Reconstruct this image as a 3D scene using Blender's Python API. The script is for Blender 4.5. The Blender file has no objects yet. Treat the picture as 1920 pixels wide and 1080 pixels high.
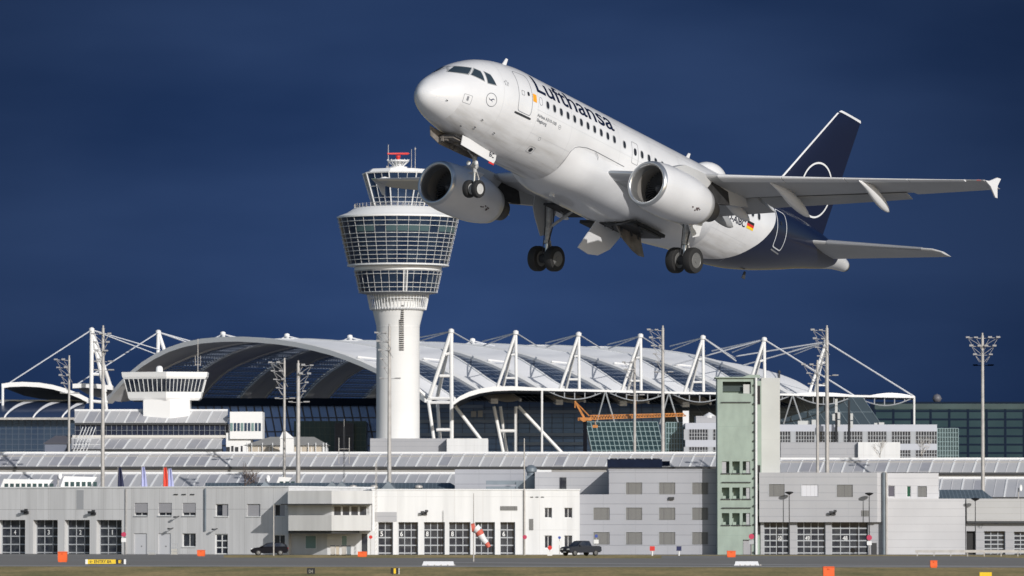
import bpy, bmesh, math, random
from mathutils import Vector, Matrix
from math import sin, cos, pi, radians, sqrt, asin, atan, atan2, tan
random.seed(7)
S = bpy.context.scene
COL = S.collection
# ---------------------------------------------------------------- camera, sky, sun, exposure
FPX = 11000.0; CH = 3.5; PITCH = atan(448 / FPX)
cd = bpy.data.cameras.new('camera'); cam = bpy.data.objects.new('camera', cd); COL.objects.link(cam)
cam.location = (0, 0, CH); cam.rotation_euler = (pi / 2 + PITCH, 0, 0)
cd.sensor_width = 36; cd.lens = FPX / 1920 * 36; cd.clip_start = 1; cd.clip_end = 30000
cd.dof.use_dof = True; cd.dof.focus_distance = 252; cd.dof.aperture_fstop = 5.0
S.camera = cam
SUN_AZ = radians(30)      # to the right of straight behind the camera
SUN_EL = radians(23.5)
w = bpy.data.worlds.new('World'); S.world = w; w.use_nodes = True
nt = w.node_tree; nt.nodes.clear()
def N(t, **k):
    n = nt.nodes.new(t)
    for a, b in k.items(): setattr(n, a, b)
    return n
wo = N('ShaderNodeOutputWorld'); bg = N('ShaderNodeBackground'); bg2 = N('ShaderNodeBackground'); mx = N('ShaderNodeMixShader')
sky = N('ShaderNodeTexSky', sky_type='NISHITA'); sky.sun_disc = False; sky.sun_elevation = SUN_EL
sky.sun_rotation = pi - SUN_AZ
bg.inputs[1].default_value = 0.085
# a dark storm front fills the sky ahead of the camera (towards +Y); open sky elsewhere
tc = N('ShaderNodeTexCoord'); sep = N('ShaderNodeSeparateXYZ')
nz = N('ShaderNodeTexNoise'); nz.inputs['Scale'].default_value = 9; nz.inputs['Detail'].default_value = 4
mp = N('ShaderNodeMapping'); mp.inputs['Scale'].default_value = (1, 1, 3.5)
cr = N('ShaderNodeValToRGB')
cr.color_ramp.elements[0].position = .36; cr.color_ramp.elements[0].color = (0.0155, 0.038, 0.112, 1)
cr.color_ramp.elements[1].position = .66; cr.color_ramp.elements[1].color = (0.030, 0.062, 0.160, 1)
mr = N('ShaderNodeMapRange'); mr.inputs[1].default_value = .35; mr.inputs[2].default_value = .8
# the bank is a little darker and higher up, away from its middle
dist = N('ShaderNodeVectorMath', operation='DISTANCE'); dist.inputs[1].default_value = (-.012, .998, .030)
mr2 = N('ShaderNodeMapRange'); mr2.inputs[1].default_value = .0; mr2.inputs[2].default_value = .115; mr2.inputs[3].default_value = 1.18; mr2.inputs[4].default_value = .52
mul = N('ShaderNodeMix', data_type='RGBA', blend_type='MULTIPLY'); mul.inputs[0].default_value = 1
L = nt.links.new
L(tc.outputs['Generated'], sep.inputs[0]); L(tc.outputs['Generated'], mp.inputs[0]); L(mp.outputs[0], nz.inputs[0])
L(nz.outputs[0], cr.inputs[0]); L(sep.outputs[1], mr.inputs[0])
L(tc.outputs['Generated'], dist.inputs[0]); L(dist.outputs['Value'], mr2.inputs[0])
L(cr.outputs[0], mul.inputs[6]); L(mr2.outputs[0], mul.inputs[7])
L(mul.outputs[2], bg2.inputs[0]); bg2.inputs[1].default_value = 1.0
L(sky.outputs[0], bg.inputs[0]); L(mr.outputs[0], mx.inputs[0]); L(bg.outputs[0], mx.inputs[1]); L(bg2.outputs[0], mx.inputs[2]); L(mx.outputs[0], wo.inputs[0])
sl = bpy.data.lights.new('sun', 'SUN'); so = bpy.data.objects.new('sun', sl); COL.objects.link(so)
sl.energy = 3.4; sl.angle = radians(.5); sl.color = (1, .965, .92)
SD = Vector((sin(SUN_AZ) * cos(SUN_EL), -cos(SUN_AZ) * cos(SUN_EL), sin(SUN_EL)))   # towards the sun
so.rotation_euler = SD.to_track_quat('Z', 'Y').to_euler()
S.view_settings.view_transform = 'Standard'; S.view_settings.look = 'None'; S.view_settings.exposure = 0.0; S.view_settings.gamma = 1
S.render.engine = 'CYCLES'
# ---------------------------------------------------------------- helpers
FW = Vector((0, cos(PITCH), sin(PITCH))); UP = Vector((0, -sin(PITCH), cos(PITCH)))
def RAY(px, py): return FW + UP * ((540 - py) / FPX) + Vector(((px - 960) / FPX, 0, 0))
def W(px, py, Y):
    d = RAY(px, py); t = Y / d.y
    return Vector((t * d.x, Y, CH + t * d.z))
def GY(py): d = RAY(960, py); return -CH / d.z * d.y
class M:
    def __init__(s): s.v = []; s.f = []; s.mi = []; s.cur = 0
    def add(s, vs, fs):
        b = len(s.v); s.v += [tuple(p) for p in vs]; s.f += [tuple(b + i for i in f) for f in fs]; s.mi += [s.cur] * len(fs); return s
    def box(s, x0, x1, y0, y1, z0, z1):
        return s.add([(x0,y0,z0),(x1,y0,z0),(x1,y1,z0),(x0,y1,z0),(x0,y0,z1),(x1,y0,z1),(x1,y1,z1),(x0,y1,z1)],
            [(0,3,2,1),(4,5,6,7),(0,1,5,4),(1,2,6,5),(2,3,7,6),(3,0,4,7)])
    def poly(s, ps): return s.add(ps, [tuple(range(len(ps)))])
    def prism(s, fp, z0, z1):
        n = len(fp); vs = [(x, y, z0) for x, y in fp] + [(x, y, z1) for x, y in fp]
        return s.add(vs, [tuple(range(n))[::-1], tuple(range(n, 2*n))] + [(i, (i+1) % n, n + (i+1) % n, n + i) for i in range(n)])
    def slab(s, ps, off):     # polygon in 3D, given thickness vector
        n = len(ps); o = Vector(off); vs = [Vector(p) for p in ps]; vs = vs + [p + o for p in vs]
        return s.add(vs, [tuple(range(n))[::-1], tuple(range(n, 2*n))] + [(i, (i+1) % n, n + (i+1) % n, n + i) for i in range(n)])
    def loft(s, rings, cap=True, closed=True):
        n = len(rings[0]); vs = [p for r in rings for p in r]; fs = []
        for k in range(len(rings) - 1):
            for i in range(n if closed else n - 1):
                j = (i + 1) % n; fs.append((k*n+i, k*n+j, (k+1)*n+j, (k+1)*n+i))
        if cap: fs += [tuple(range(n))[::-1], tuple((len(rings)-1)*n + i for i in range(n))]
        return s.add(vs, fs)
    def tube(s, p, q, r0, r1=None, n=8):
        r1 = r0 if r1 is None else r1; p = Vector(p); q = Vector(q); d = (q - p)
        if d.length < 1e-6: return s
        d.normalize(); a = d.orthogonal().normalized(); b = d.cross(a)
        R = lambda c, r: [c + (a * cos(2*pi*i/n) + b * sin(2*pi*i/n)) * r for i in range(n)]
        return s.loft([R(p, r0), R(q, r1)])
    def path(s, pts, r, n=6):
        for a, b in zip(pts[:-1], pts[1:]): s.tube(a, b, r, r, n)
        return s
    def ribbon(s, pts, wv, hv):   # rectangular section swept along pts
        wv = Vector(wv); hv = Vector(hv)
        return s.loft([[Vector(p) - wv/2 - hv/2, Vector(p) + wv/2 - hv/2, Vector(p) + wv/2 + hv/2, Vector(p) - wv/2 + hv/2] for p in pts])
    def rev(s, prof, c, n=32, ax='z', cap=True, ph=0):
        c = Vector(c); rings = []
        for r, h in prof:
            ring = []
            for i in range(n):
                a = 2*pi*i/n + ph
                v = (r*cos(a), r*sin(a), h) if ax == 'z' else ((h, r*cos(a), r*sin(a)) if ax == 'x' else (r*sin(a), h, r*cos(a)))
                ring.append(c + Vector(v))
            rings.append(ring)
        return s.loft(rings, cap)
    def obj(s, name, mat, parent=None, smooth=False, ang=None):
        me = bpy.data.meshes.new(name); me.from_pydata(s.v, [], s.f)
        mats = mat if isinstance(mat, (list, tuple)) else [mat]
        for m_ in mats: me.materials.append(m_)
        if len(mats) > 1: me.polygons.foreach_set('material_index', s.mi)
        bm = bmesh.new(); bm.from_mesh(me); bmesh.ops.recalc_face_normals(bm, faces=bm.faces)
        if ang is not None:
            for f in bm.faces: f.smooth = True
            for e in bm.edges:
                if len(e.link_faces) == 2 and e.calc_face_angle(0) > ang: e.smooth = False
        elif smooth:
            for f in bm.faces: f.smooth = True
        bm.to_mesh(me); bm.free()
        o = bpy.data.objects.new(name, me); COL.objects.link(o)
        if parent: o.parent = parent
        return o
def tag(o, label=None, cat=None, group=None, kind=None):
    if label: o['label'] = label
    if cat: o['category'] = cat
    if group: o['group'] = group
    if kind: o['kind'] = kind
    return o
def E(name, loc, rz=0, label=None, cat=None, group=None):
    o = bpy.data.objects.new(name, None); COL.objects.link(o); o.location = loc; o.rotation_euler = (0, 0, rz); o.empty_display_size = .3
    return tag(o, label, cat, group)
def P(name, col, rough=.6, metal=0., noise=None, seams=(), coat=0, bump=0, spec=.5, alpha=None, streak=0):
    m = bpy.data.materials.new(name); m.use_nodes = True; t = m.node_tree; b = t.nodes['Principled BSDF']
    b.inputs['Roughness'].default_value = rough; b.inputs['Metallic'].default_value = metal
    b.inputs['Coat Weight'].default_value = coat; b.inputs['Coat Roughness'].default_value = .08; b.inputs['Specular IOR Level'].default_value = spec
    b.inputs['Base Color'].default_value = (*col, 1)
    if alpha is not None: b.inputs['Alpha'].default_value = alpha
    cur = None; l = t.links.new
    tcn = t.nodes.new('ShaderNodeTexCoord')
    if noise:
        sc, amt = noise[:2]; c2 = noise[2] if len(noise) > 2 else tuple(c * (1 - amt) for c in col)
        n = t.nodes.new('ShaderNodeTexNoise'); n.inputs['Scale'].default_value = sc; n.inputs['Detail'].default_value = 6
        mp_ = t.nodes.new('ShaderNodeMapping'); mp_.inputs['Scale'].default_value = (1, 1, 1 - streak)
        l(tcn.outputs['Object'], mp_.inputs[0]); l(mp_.outputs[0], n.inputs['Vector'])
        r = t.nodes.new('ShaderNodeMapRange'); r.inputs[1].default_value = .35; r.inputs[2].default_value = .68; l(n.outputs[0], r.inputs[0])
        x = t.nodes.new('ShaderNodeMix'); x.data_type = 'RGBA'; x.inputs[6].default_value = (*col, 1); x.inputs[7].default_value = (*c2, 1)
        l(r.outputs[0], x.inputs[0]); cur = x.outputs[2]
        if bump:
            bp = t.nodes.new('ShaderNodeBump'); bp.inputs['Strength'].default_value = bump; l(n.outputs[0], bp.inputs['Height']); l(bp.outputs[0], b.inputs['Normal'])
    if seams:
        sp = t.nodes.new('ShaderNodeSeparateXYZ'); l(tcn.outputs['Object'], sp.inputs[0])
        for ax, pitch, wd, dark, off in seams:
            a = t.nodes.new('ShaderNodeMath'); a.operation = 'ADD'; a.inputs[1].default_value = off; l(sp.outputs[ax], a.inputs[0])
            k = t.nodes.new('ShaderNodeMath'); k.operation = 'FLOORED_MODULO'; k.inputs[1].default_value = pitch; l(a.outputs[0], k.inputs[0])
            g = t.nodes.new('ShaderNodeMath'); g.operation = 'LESS_THAN'; g.inputs[1].default_value = wd; l(k.outputs[0], g.inputs[0])
            x = t.nodes.new('ShaderNodeMix'); x.data_type = 'RGBA'; x.inputs[7].default_value = (*dark, 1)
            if cur: l(cur, x.inputs[6])
            else: x.inputs[6].default_value = (*col, 1)
            l(g.outputs[0], x.inputs[0]); cur = x.outputs[2]
    if cur: l(cur, b.inputs['Base Color'])
    return m
def text_mesh(txt, size, bold=0.0, align='LEFT', shear=0):
    c = bpy.data.curves.new('t', 'FONT'); c.body = txt; c.size = size; c.offset = bold; c.align_x = align; c.shear = shear; c.resolution_u = 4
    o = bpy.data.objects.new('t', c); COL.objects.link(o); dg = bpy.context.evaluated_depsgraph_get()
    me = bpy.data.meshes.new_from_object(o.evaluated_get(dg)); bpy.data.objects.remove(o)
    vs = [(v.co.x, v.co.y) for v in me.vertices]; fs = [tuple(p.vertices) for p in me.polygons]
    bpy.data.meshes.remove(me); return vs, fs
def text_obj(name, txt, size, mat, parent, f, bold=0, align='LEFT', h=None, wd=None):
    vs, fs = text_mesh(txt, size, bold, align)
    if h or wd:
        x0 = min(v[0] for v in vs); x1 = max(v[0] for v in vs); y0 = min(v[1] for v in vs); y1 = max(v[1] for v in vs)
        sx = wd / (x1 - x0) if wd else 1; sy = h / (y1 - y0) if h else 1
        vs = [((x - x0) * sx, (y - y0) * sy) for x, y in vs]
    m = M(); m.add([f(x, y) for x, y in vs], fs)
    return m.obj(name, mat, parent)
# ---------------------------------------------------------------- materials
white = P('white_paint', (.78, .78, .77), .55, noise=(.35, .08), streak=.7)
whitew = P('white_wall', (.76, .765, .77), .7, noise=(.9, .13), seams=[(0, 3.6, .05, (.62,.61,.6), .4), (2, 4.2, .05, (.6,.6,.6), 1.1)], streak=.92)
greyw = P('grey_concrete_wall', (.62, .625, .635), .75, noise=(.9, .17), seams=[(0, 1.05, .035, (.47,.47,.47), 0), (2, 5.72, .06, (.36,.36,.37), 0), (0, 4.2, .05, (.4,.4,.4), .3)], streak=.92)
greyclad = P('grey_cladding', (.37, .38, .42), .5, noise=(.25, .08), seams=[(2, 1.32, .07, (.22,.23,.26), .2), (0, 4.1, .05, (.29,.30,.33), 1.0)], streak=.5)
greyclad2 = P('pale_cladding', (.40, .405, .43), .5, noise=(.25, .08), seams=[(2, 1.0, .06, (.27,.28,.31), .2), (0, 4.1, .04, (.33,.34,.36), 1.0)], streak=.5)
clad3 = P('light_cladding', (.57, .57, .59), .55, noise=(.15, .16, (.48,.48,.50)), seams=[(2, .98, .06, (.42,.42,.44), .1)], streak=.2)
greenw = P('pale_green_concrete', (.335, .41, .36), .75, noise=(.9, .12, (.28,.34,.30)), seams=[(2, 4.6, .06, (.28,.35,.31), 2.2)], streak=.5)
lightblock = P('pale_grey_render', (.54, .55, .54), .75, noise=(.3, .08), seams=[(2, 3.8, .04, (.5,.5,.5), .6)])
louver = P('grey_louvre', (.19, .19, .185), .6, seams=[(0, .16, .05, (.11,.11,.11), 0), (0, .9, .09, (.13,.13,.13), 0)])
shutter = P('grey_shutter', (.36, .36, .385), .6, seams=[(2, .12, .03, (.28,.28,.3), 0)])
dglass = P('dark_window_glass', (.012, .017, .032), .12, noise=(1.1, .5, (.06,.068,.08)), spec=.4)  # grey-blue patches put reflections and interior variation into the glass colour
nglass = P('navy_window_glass', (.010, .016, .040), .2, noise=(.5, .5, (.02,.03,.06)), spec=.3)
bglass = P('blue_window_glass', (.03, .06, .13), .2, .5, noise=(.12, .5, (.05,.085,.15)), spec=.5)
tglass = P('teal_window_glass', (.03, .06, .07), .15, noise=(.1, .5, (.045,.085,.085)), spec=.4)
hglass = P('hall_glass', (.022, .045, .10), .25, .25, noise=(.05, .5, (.06,.09,.15)), spec=.35)
towglass = P('tower_glass', (.010, .020, .048), .15, noise=(.35, .5, (.028,.045,.075)), spec=.35)
greenpane = P('green_blind_pane', (.17, .27, .26), .3)
frame_w = P('white_frame', (.72, .73, .74), .5)
frame_g = P('grey_frame', (.40, .42, .45), .5)
frame_t = P('teal_frame', (.26, .36, .38), .5)
membr = P('white_roof_membrane', (.84, .845, .86), .7, noise=(.12, .07, (.76,.765,.785)))
steelw = P('white_steel', (.82, .82, .815), .5)
slate = P('sloped_roof_panel', (.47, .47, .48), .55, noise=(.06, .25, (.36,.37,.40)))
fascia = P('grey_fascia', (.36, .35, .34), .7, noise=(.4, .1))
lowroof = P('dark_metal_roof', (.10, .135, .165), .5, noise=(1, .2), seams=[(0, .5, .1, (.17,.21,.24), 0)])
galv = P('galvanised_steel', (.50, .48, .46), .5, noise=(1.5, .2), metal=.15)
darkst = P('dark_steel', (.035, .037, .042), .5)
black = P('black', (.012, .012, .014), .6)
orange = P('orange_plastic', (.85, .13, .025), .5, noise=(2, .1))
craneo = P('orange_crane_paint', (.60, .24, .06), .6, noise=(1.5, .3))
red = P('red_paint', (.62, .03, .025), .5)
yellow = P('yellow_sign', (.85, .56, .02), .45)
beige = P('beige_panel', (.50, .44, .36), .7)
roofgrey = P('grey_roof', (.30, .295, .28), .7, noise=(.3, .1))
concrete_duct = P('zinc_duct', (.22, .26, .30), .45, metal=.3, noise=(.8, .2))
asph = P('asphalt', (.20, .19, .175), .9, noise=(.03, .3, (.215,.21,.20)), bump=.1)
pale = P('pale_concrete_edge', (.34, .33, .32), .9, noise=(.1, .2))
apronm = P('apron_concrete', (.15, .155, .168), .9, noise=(.05, .25, (.12,.12,.12)))
def grass_mat():
    m = bpy.data.materials.new('dry_grass'); m.use_nodes = True; t = m.node_tree; b = t.nodes['Principled BSDF']; l = t.links.new
    tcn = t.nodes.new('ShaderNodeTexCoord'); mp_ = t.nodes.new('ShaderNodeMapping'); mp_.inputs['Scale'].default_value = (1, .12, 1)
    l(tcn.outputs['Object'], mp_.inputs[0])
    n1 = t.nodes.new('ShaderNodeTexNoise'); n1.inputs['Scale'].default_value = .16; n1.inputs['Detail'].default_value = 8; n1.inputs['Roughness'].default_value = .7
    n2 = t.nodes.new('ShaderNodeTexNoise'); n2.inputs['Scale'].default_value = 2.5; n2.inputs['Detail'].default_value = 4
    l(mp_.outputs[0], n1.inputs[0]); l(mp_.outputs[0], n2.inputs[0])
    r = t.nodes.new('ShaderNodeValToRGB'); e = r.color_ramp.elements
    e[0].position = .36; e[0].color = (.20, .18, .06, 1); e[1].position = .62; e[1].color = (.42, .31, .135, 1)
    x = t.nodes.new('ShaderNodeMix'); x.data_type = 'RGBA'; x.blend_type = 'MULTIPLY'; x.inputs[0].default_value = .6
    r2 = t.nodes.new('ShaderNodeValToRGB'); r2.color_ramp.elements[0].color = (.45,.45,.45,1); r2.color_ramp.elements[1].color = (1.3,1.3,1.3,1)
    r2.color_ramp.elements[0].position = .3; r2.color_ramp.elements[1].position = .7
    l(n1.outputs[0], r.inputs[0]); l(n2.outputs[0], r2.inputs[0]); l(r.outputs[0], x.inputs[6]); l(r2.outputs[0], x.inputs[7])
    l(x.outputs[2], b.inputs['Base Color']); b.inputs['Roughness'].default_value = .95
    bp = t.nodes.new('ShaderNodeBump'); bp.inputs['Strength'].default_value = .4; l(n2.outputs[0], bp.inputs['Height']); l(bp.outputs[0], b.inputs['Normal'])
    return m
grassm = grass_mat()
# ---------------------------------------------------------------- ground
def sheet(name, ps, z, mat):
    return tag(M().poly([(x, y, z) for x, y in ps]).obj(name, mat), kind='structure')
sheet('ground', [(-6000, -400), (6000, -400), (6000, 12000), (-6000, 12000)], 0, grassm)
sheet('unseen_runway', [(-400, -200), (400, -200), (400, 325), (-400, 325)], .02, P('unseen_runway_concrete', (.26,.26,.265), .9, noise=(.05,.2)))  # out of view; added to bounce neutral light onto the aircraft's underside
def strip(px0, px1, py0, py1): # pixel box on the ground -> quad
    a = GY(py0); b = GY(py1); return [((px0-960)/FPX*b, b), ((px1-960)/FPX*b, b), ((px1-960)/FPX*a, a), ((px0-960)/FPX*a, a)]
def gp(px, py): y = GY(py); return ((px - 960) / FPX * y * 1.0, y)
sheet('airport_apron', [(-900, 735), (900, 735), (900, 1900), (-900, 1900)], .004, apronm)
sheet('taxiway', [gp(-200, 1060), gp(2100, 1062.5), gp(2100, 1050), gp(1500, 1047.5), gp(400, 1045.5), gp(-200, 1046)], .008, asph)
sheet('pavement', [gp(-200, 1048), gp(420, 1047), gp(420, 1039.5), gp(-200, 1039.5)], .012, asph)
sheet('pavement', [gp(1240, 1049), gp(2000, 1054), gp(2000, 1049), gp(1800, 1043), gp(1240, 1042)], .012, asph)
sheet('path', [gp(-200, 1062), gp(2100, 1064.5), gp(2100, 1062.4), gp(-200, 1059.8)], .012, pale)
sheet('path', [gp(820, 1055), gp(1160, 1058), gp(2100, 1064), gp(2100, 1062.6), gp(1160, 1056.5), gp(820, 1054)], .016, pale)
# ---------------------------------------------------------------- building frame
class Fr:
    def __init__(s, name, px, Y, deg, label, cat='building', group=None):
        p = W(px, 988, Y); s.o = Vector((p.x, Y, 0)); s.th = radians(deg); s.root = E(name, s.o, s.th, label, cat, group)
        s.e = Vector((cos(s.th), sin(s.th), 0)); s.n = Vector((-sin(s.th), cos(s.th), 0))
    def L(s, px, py, v=0):   # pixel -> (u, z) on the plane v behind the front
        d = RAY(px, py); o = Vector((0, 0, CH)); c = s.o + s.n * v
        t = (c - o).dot(s.n) / d.dot(s.n); p = o + d * t; q = p - s.o
        return q.dot(s.e), q.z
    def R(s, b, v=0):         # pixel rect (x0,y0,x1,y1) -> u0,u1,z0,z1
        u0, z1 = s.L(b[0], b[1], v); u1, z0 = s.L(b[2], b[3], v); return u0, u1, z0, z1
    def wall(s, name, rect, depth, mat, holes=(), v=0, rev=.3, base=True, top=None):
        u0, u1, z0, z1 = rect; hs = [tuple(h) for h in holes]
        if base: z0 = 0
        us = sorted({u0, u1} | {min(max(h[0], u0), u1) for h in hs} | {min(max(h[1], u0), u1) for h in hs})
        zs = sorted({z0, z1} | {min(max(h[2], z0), z1) for h in hs} | {min(max(h[3], z0), z1) for h in hs})
        m = M()
        for a, b in zip(us[:-1], us[1:]):
            for c, d in zip(zs[:-1], zs[1:]):
                mu = (a + b) / 2; mz = (c + d) / 2
                if not any(h[0] < mu < h[1] and h[2] < mz < h[3] for h in hs): m.poly([(a,v,c),(b,v,c),(b,v,d),(a,v,d)])
        for h in hs:
            a, b, c, d = max(h[0],u0), min(h[1],u1), max(h[2],z0), min(h[3],z1); r = v + (h[4] if len(h) > 4 else rev)
            m.poly([(a,v,c),(a,r,c),(a,r,d),(a,v,d)]); m.poly([(b,v,c),(b,v,d),(b,r,d),(b,r,c)]); m.poly([(a,v,d),(a,r,d),(b,r,d),(b,v,d)]); m.poly([(a,v,c),(b,v,c),(b,r,c),(a,r,c)])
            m.poly([(a,r,c),(b,r,c),(b,r,d),(a,r,d)])
        e = v + depth
        m.poly([(u0,v,z0),(u0,v,z1),(u0,e,z1),(u0,e,z0)]); m.poly([(u1,v,z0),(u1,e,z0),(u1,e,z1),(u1,v,z1)]); m.poly([(u0,e,z0),(u0,e,z1),(u1,e,z1),(u1,e,z0)]); m.poly([(u0,v,z1),(u1,v,z1),(u1,e,z1),(u0,e,z1)])
        return m.obj(name, mat, s.root)
    def window(s, r, v=0, rev=.3, nx=2, ny=1, fm=None, gm=None, fw=.07, name='window', t=.05, bot=True):
        u0, u1, z0, z1 = r; y = v + rev - .1; m = M(); fm = fm or frame_w
        f = M(); e = .004
        f.box(u0+e, u0+fw, y-t, y, z0+e, z1-e); f.box(u1-fw, u1-e, y-t, y, z0+e, z1-e); f.box(u0+fw, u1-fw, y-t, y, z1-fw, z1-e)
        if bot: f.box(u0+fw, u1-fw, y-t, y, z0+e, z0+fw)
        for i in range(1, nx):
            c = u0 + (u1-u0)*i/nx; f.box(c-fw/2, c+fw/2, y-t, y, z0+fw, z1-fw)
        for i in range(1, ny):
            c = z0 + (z1-z0)*i/ny; f.box(u0+fw, u1-fw, y-t+.008, y-.008, c-fw/2, c+fw/2)
        fo = f.obj(name, fm, s.root)
        M().box(u0+.02, u1-.02, y+.01, y+.04, z0+.02, z1-.02).obj('pane', gm or dglass, fo)
        return fo
    def louvre(s, r, v=0, rev=.25, name='louvred_window', mat=None, sill=True):
        u0, u1, z0, z1 = r
        o = M().box(u0+.03, u1-.03, v+.10, v+.16, z0+.03, z1-.03).obj(name, mat or louver, s.root)
        f = M().box(u0-.02, u0+.06, v-.03, v+.09, z0, z1).box(u0+.06, u1+.02, v-.03, v+.09, z1-.05, z1); f.obj('frame', frame_g, o)
        return o
def digits(fr, txt, px, py, v, h=.62, mat=None, parent=None, wd=None, u=None):
    u_, z = fr.L(px, py, v); u = u_ if u is None else u
    return text_obj('door_number', txt, 1, mat or frame_w, parent or fr.root, lambda x, y: (u + x - (wd or .3)/2, v - .01, z - h/2 + y), .02, h=h, wd=wd or .34)
def garage(fr, b, v=0, rev=.9, nx=3, ny=4, num=None, fm=None):
    r = fr.R(b, v); r = (r[0], r[1], 0, r[3]); u0, u1, z0, z1 = r; y = v + rev - .15
    f = M(); fw = .10; f.box(u0+.01, u0+fw, y-.08, y, z0, z1-.01)
    f.box(u1-fw, u1-.01, y-.08, y, z0, z1-.01)
    for i in range(1, nx):
        c = u0 + (u1-u0)*i/nx; f.box(c-fw/2, c+fw/2, y-.08, y, z0, z1-.01)
    zs = [z0+.2 + (z1-z0-.2)*i/ny for i in range(ny)]
    for c in zs: f.box(u0+fw, u1-fw, y-.07, y-.01, c-.08, c+.07)
    o = f.obj('garage_door', fm or frame_g, fr.root)
    M().box(u0+.02, u1-.02, y+.01, y+.05, .02, z1-.02).obj('pane', dglass, o)
    return o, r, y
# ================================================================ airliner (local axes: x aft, y starboard, z up)
AC = E('airliner', (0, 0, 0), 0, 'white and navy twin engine passenger airliner climbing in the air with its landing gear down', 'airplane')
AR = Matrix(((0.57818556,-0.79716991,0.17384357,-4.14493),(0.77981371,0.6025902,0.16963381,248.49716),(-0.23998340,0.03748578,0.97005300,22.88539),(0,0,0,1)))
AC.matrix_world = AR
def paint(name, col, rough=.28, coat=.5, grime=.12):
    return P(name, col, rough, 0, noise=(.55, grime), coat=coat)
ACW = (.74, .745, .76); NAVY = (.004, .008, .030)
acwhite = paint('aircraft_white', ACW)
acgrey = paint('aircraft_wing_grey', (.47, .475, .48), .4, .1)
acflap = paint('aircraft_flap_grey', (.36, .365, .37), .45, 0)
acnavy = P('aircraft_navy', NAVY, .5, spec=.25)
acmetal = P('bare_metal', (.62, .63, .64), .28, metal=.85)
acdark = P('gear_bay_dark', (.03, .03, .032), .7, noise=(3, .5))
fanm = P('fan_blades', (.13, .13, .14), .4, metal=.3)
rubber = P('rubber', (.018, .018, .019), .7)
hub = P('wheel_hub', (.17, .17, .17), .45, metal=.3); hubl = P('nose_wheel_hub', (.5, .5, .49), .4)
strutm = P('strut_paint', (.50, .50, .50), .4, noise=(6, .4))
grime_shade = P('door_inner_grime_shade', (.22, .20, .18), .7, noise=(2.5, .45))  # grime, plus the shade on the port main gear door's inside
lettern = P('navy_lettering', NAVY, .4); inkm = P('thin_grey_line', (.20, .21, .23), .5)
cglass = P('cockpit_glass', (.03,.045,.06), .08)
winm = P('cabin_window_dark', (.02, .022, .027), .25)
rimm = P('window_rim_grey', (.42, .43, .44), .4)
def hull_mat():
    m = acwhite.copy(); m.name = 'aircraft_livery'; t = m.node_tree; b = t.nodes['Principled BSDF']; l = t.links.new
    src = b.inputs['Base Color'].links[0].from_socket
    tcn = t.nodes.new('ShaderNodeTexCoord'); sp = t.nodes.new('ShaderNodeSeparateXYZ'); l(tcn.outputs['Object'], sp.inputs[0])
    def mth(op, a, b_=None, c=None):
        k = t.nodes.new('ShaderNodeMath'); k.operation = op
        for i, v in enumerate((a, b_, c)):
            if v is None: continue
            if isinstance(v, (int, float)): k.inputs[i].default_value = v
            else: l(v, k.inputs[i])
        return k.outputs[0]
    X, Z = sp.outputs[0], sp.outputs[2]
    fc = t.nodes.new('ShaderNodeFloatCurve'); cv = fc.mapping.curves[0]
    pts = [(-2.2, 20.8), (-1.95, 22.3), (-1.69, 23.05), (-.85, 24.1), (.03, 24.85), (.52, 25.18), (1.08, 25.38), (1.6, 25.4), (2.2, 25.2)]
    cp = [((z + 2.2) / 4.4, (x - 20) / 8) for z, x in pts]
    cv.points[0].location = cp[0]; cv.points[1].location = cp[-1]
    for q in cp[1:-1]: cv.points.new(*q)
    fc.mapping.update()
    l(mth('DIVIDE', mth('ADD', Z, 2.2), 4.4), fc.inputs['Value'])
    gx = mth('ADD', mth('MULTIPLY', fc.outputs[0], 8.), 20.)
    blue = mth('GREATER_THAN', X, gx)
    cone = mth('LESS_THAN', X, mth('MINIMUM', mth('ADD', mth('MULTIPLY', Z, 1.33), 31.45), 32.3))
    fac = mth('MULTIPLY', blue, cone)
    gm = t.nodes.new('ShaderNodeMapping'); gm.inputs['Scale'].default_value = (.35, 2.2, 2.2); l(tcn.outputs['Object'], gm.inputs[0])
    gn = t.nodes.new('ShaderNodeTexNoise'); gn.inputs['Scale'].default_value = 1.6; gn.inputs['Detail'].default_value = 8; l(gm.outputs[0], gn.inputs[0])
    below = mth('SUBTRACT', 1., mth('MINIMUM', 1., mth('MAXIMUM', 0., mth('MULTIPLY', mth('ADD', Z, 2.0), .6))))
    gf = mth('MULTIPLY', mth('MULTIPLY', below, mth('GREATER_THAN', X, 2.0)), mth('MAXIMUM', 0., mth('MULTIPLY', mth('SUBTRACT', gn.outputs[0], .44), 2.6)))
    gx_ = t.nodes.new('ShaderNodeMix'); gx_.data_type = 'RGBA'; gx_.inputs[7].default_value = (.36, .34, .31, 1); l(src, gx_.inputs[6]); l(gf, gx_.inputs[0]); src = gx_.outputs[2]
    x = t.nodes.new('ShaderNodeMix'); x.data_type = 'RGBA'; x.inputs[7].default_value = (*NAVY, 1); l(src, x.inputs[6]); l(fac, x.inputs[0])
    l(x.outputs[2], b.inputs['Base Color'])
    return m
livery = hull_mat()
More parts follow.
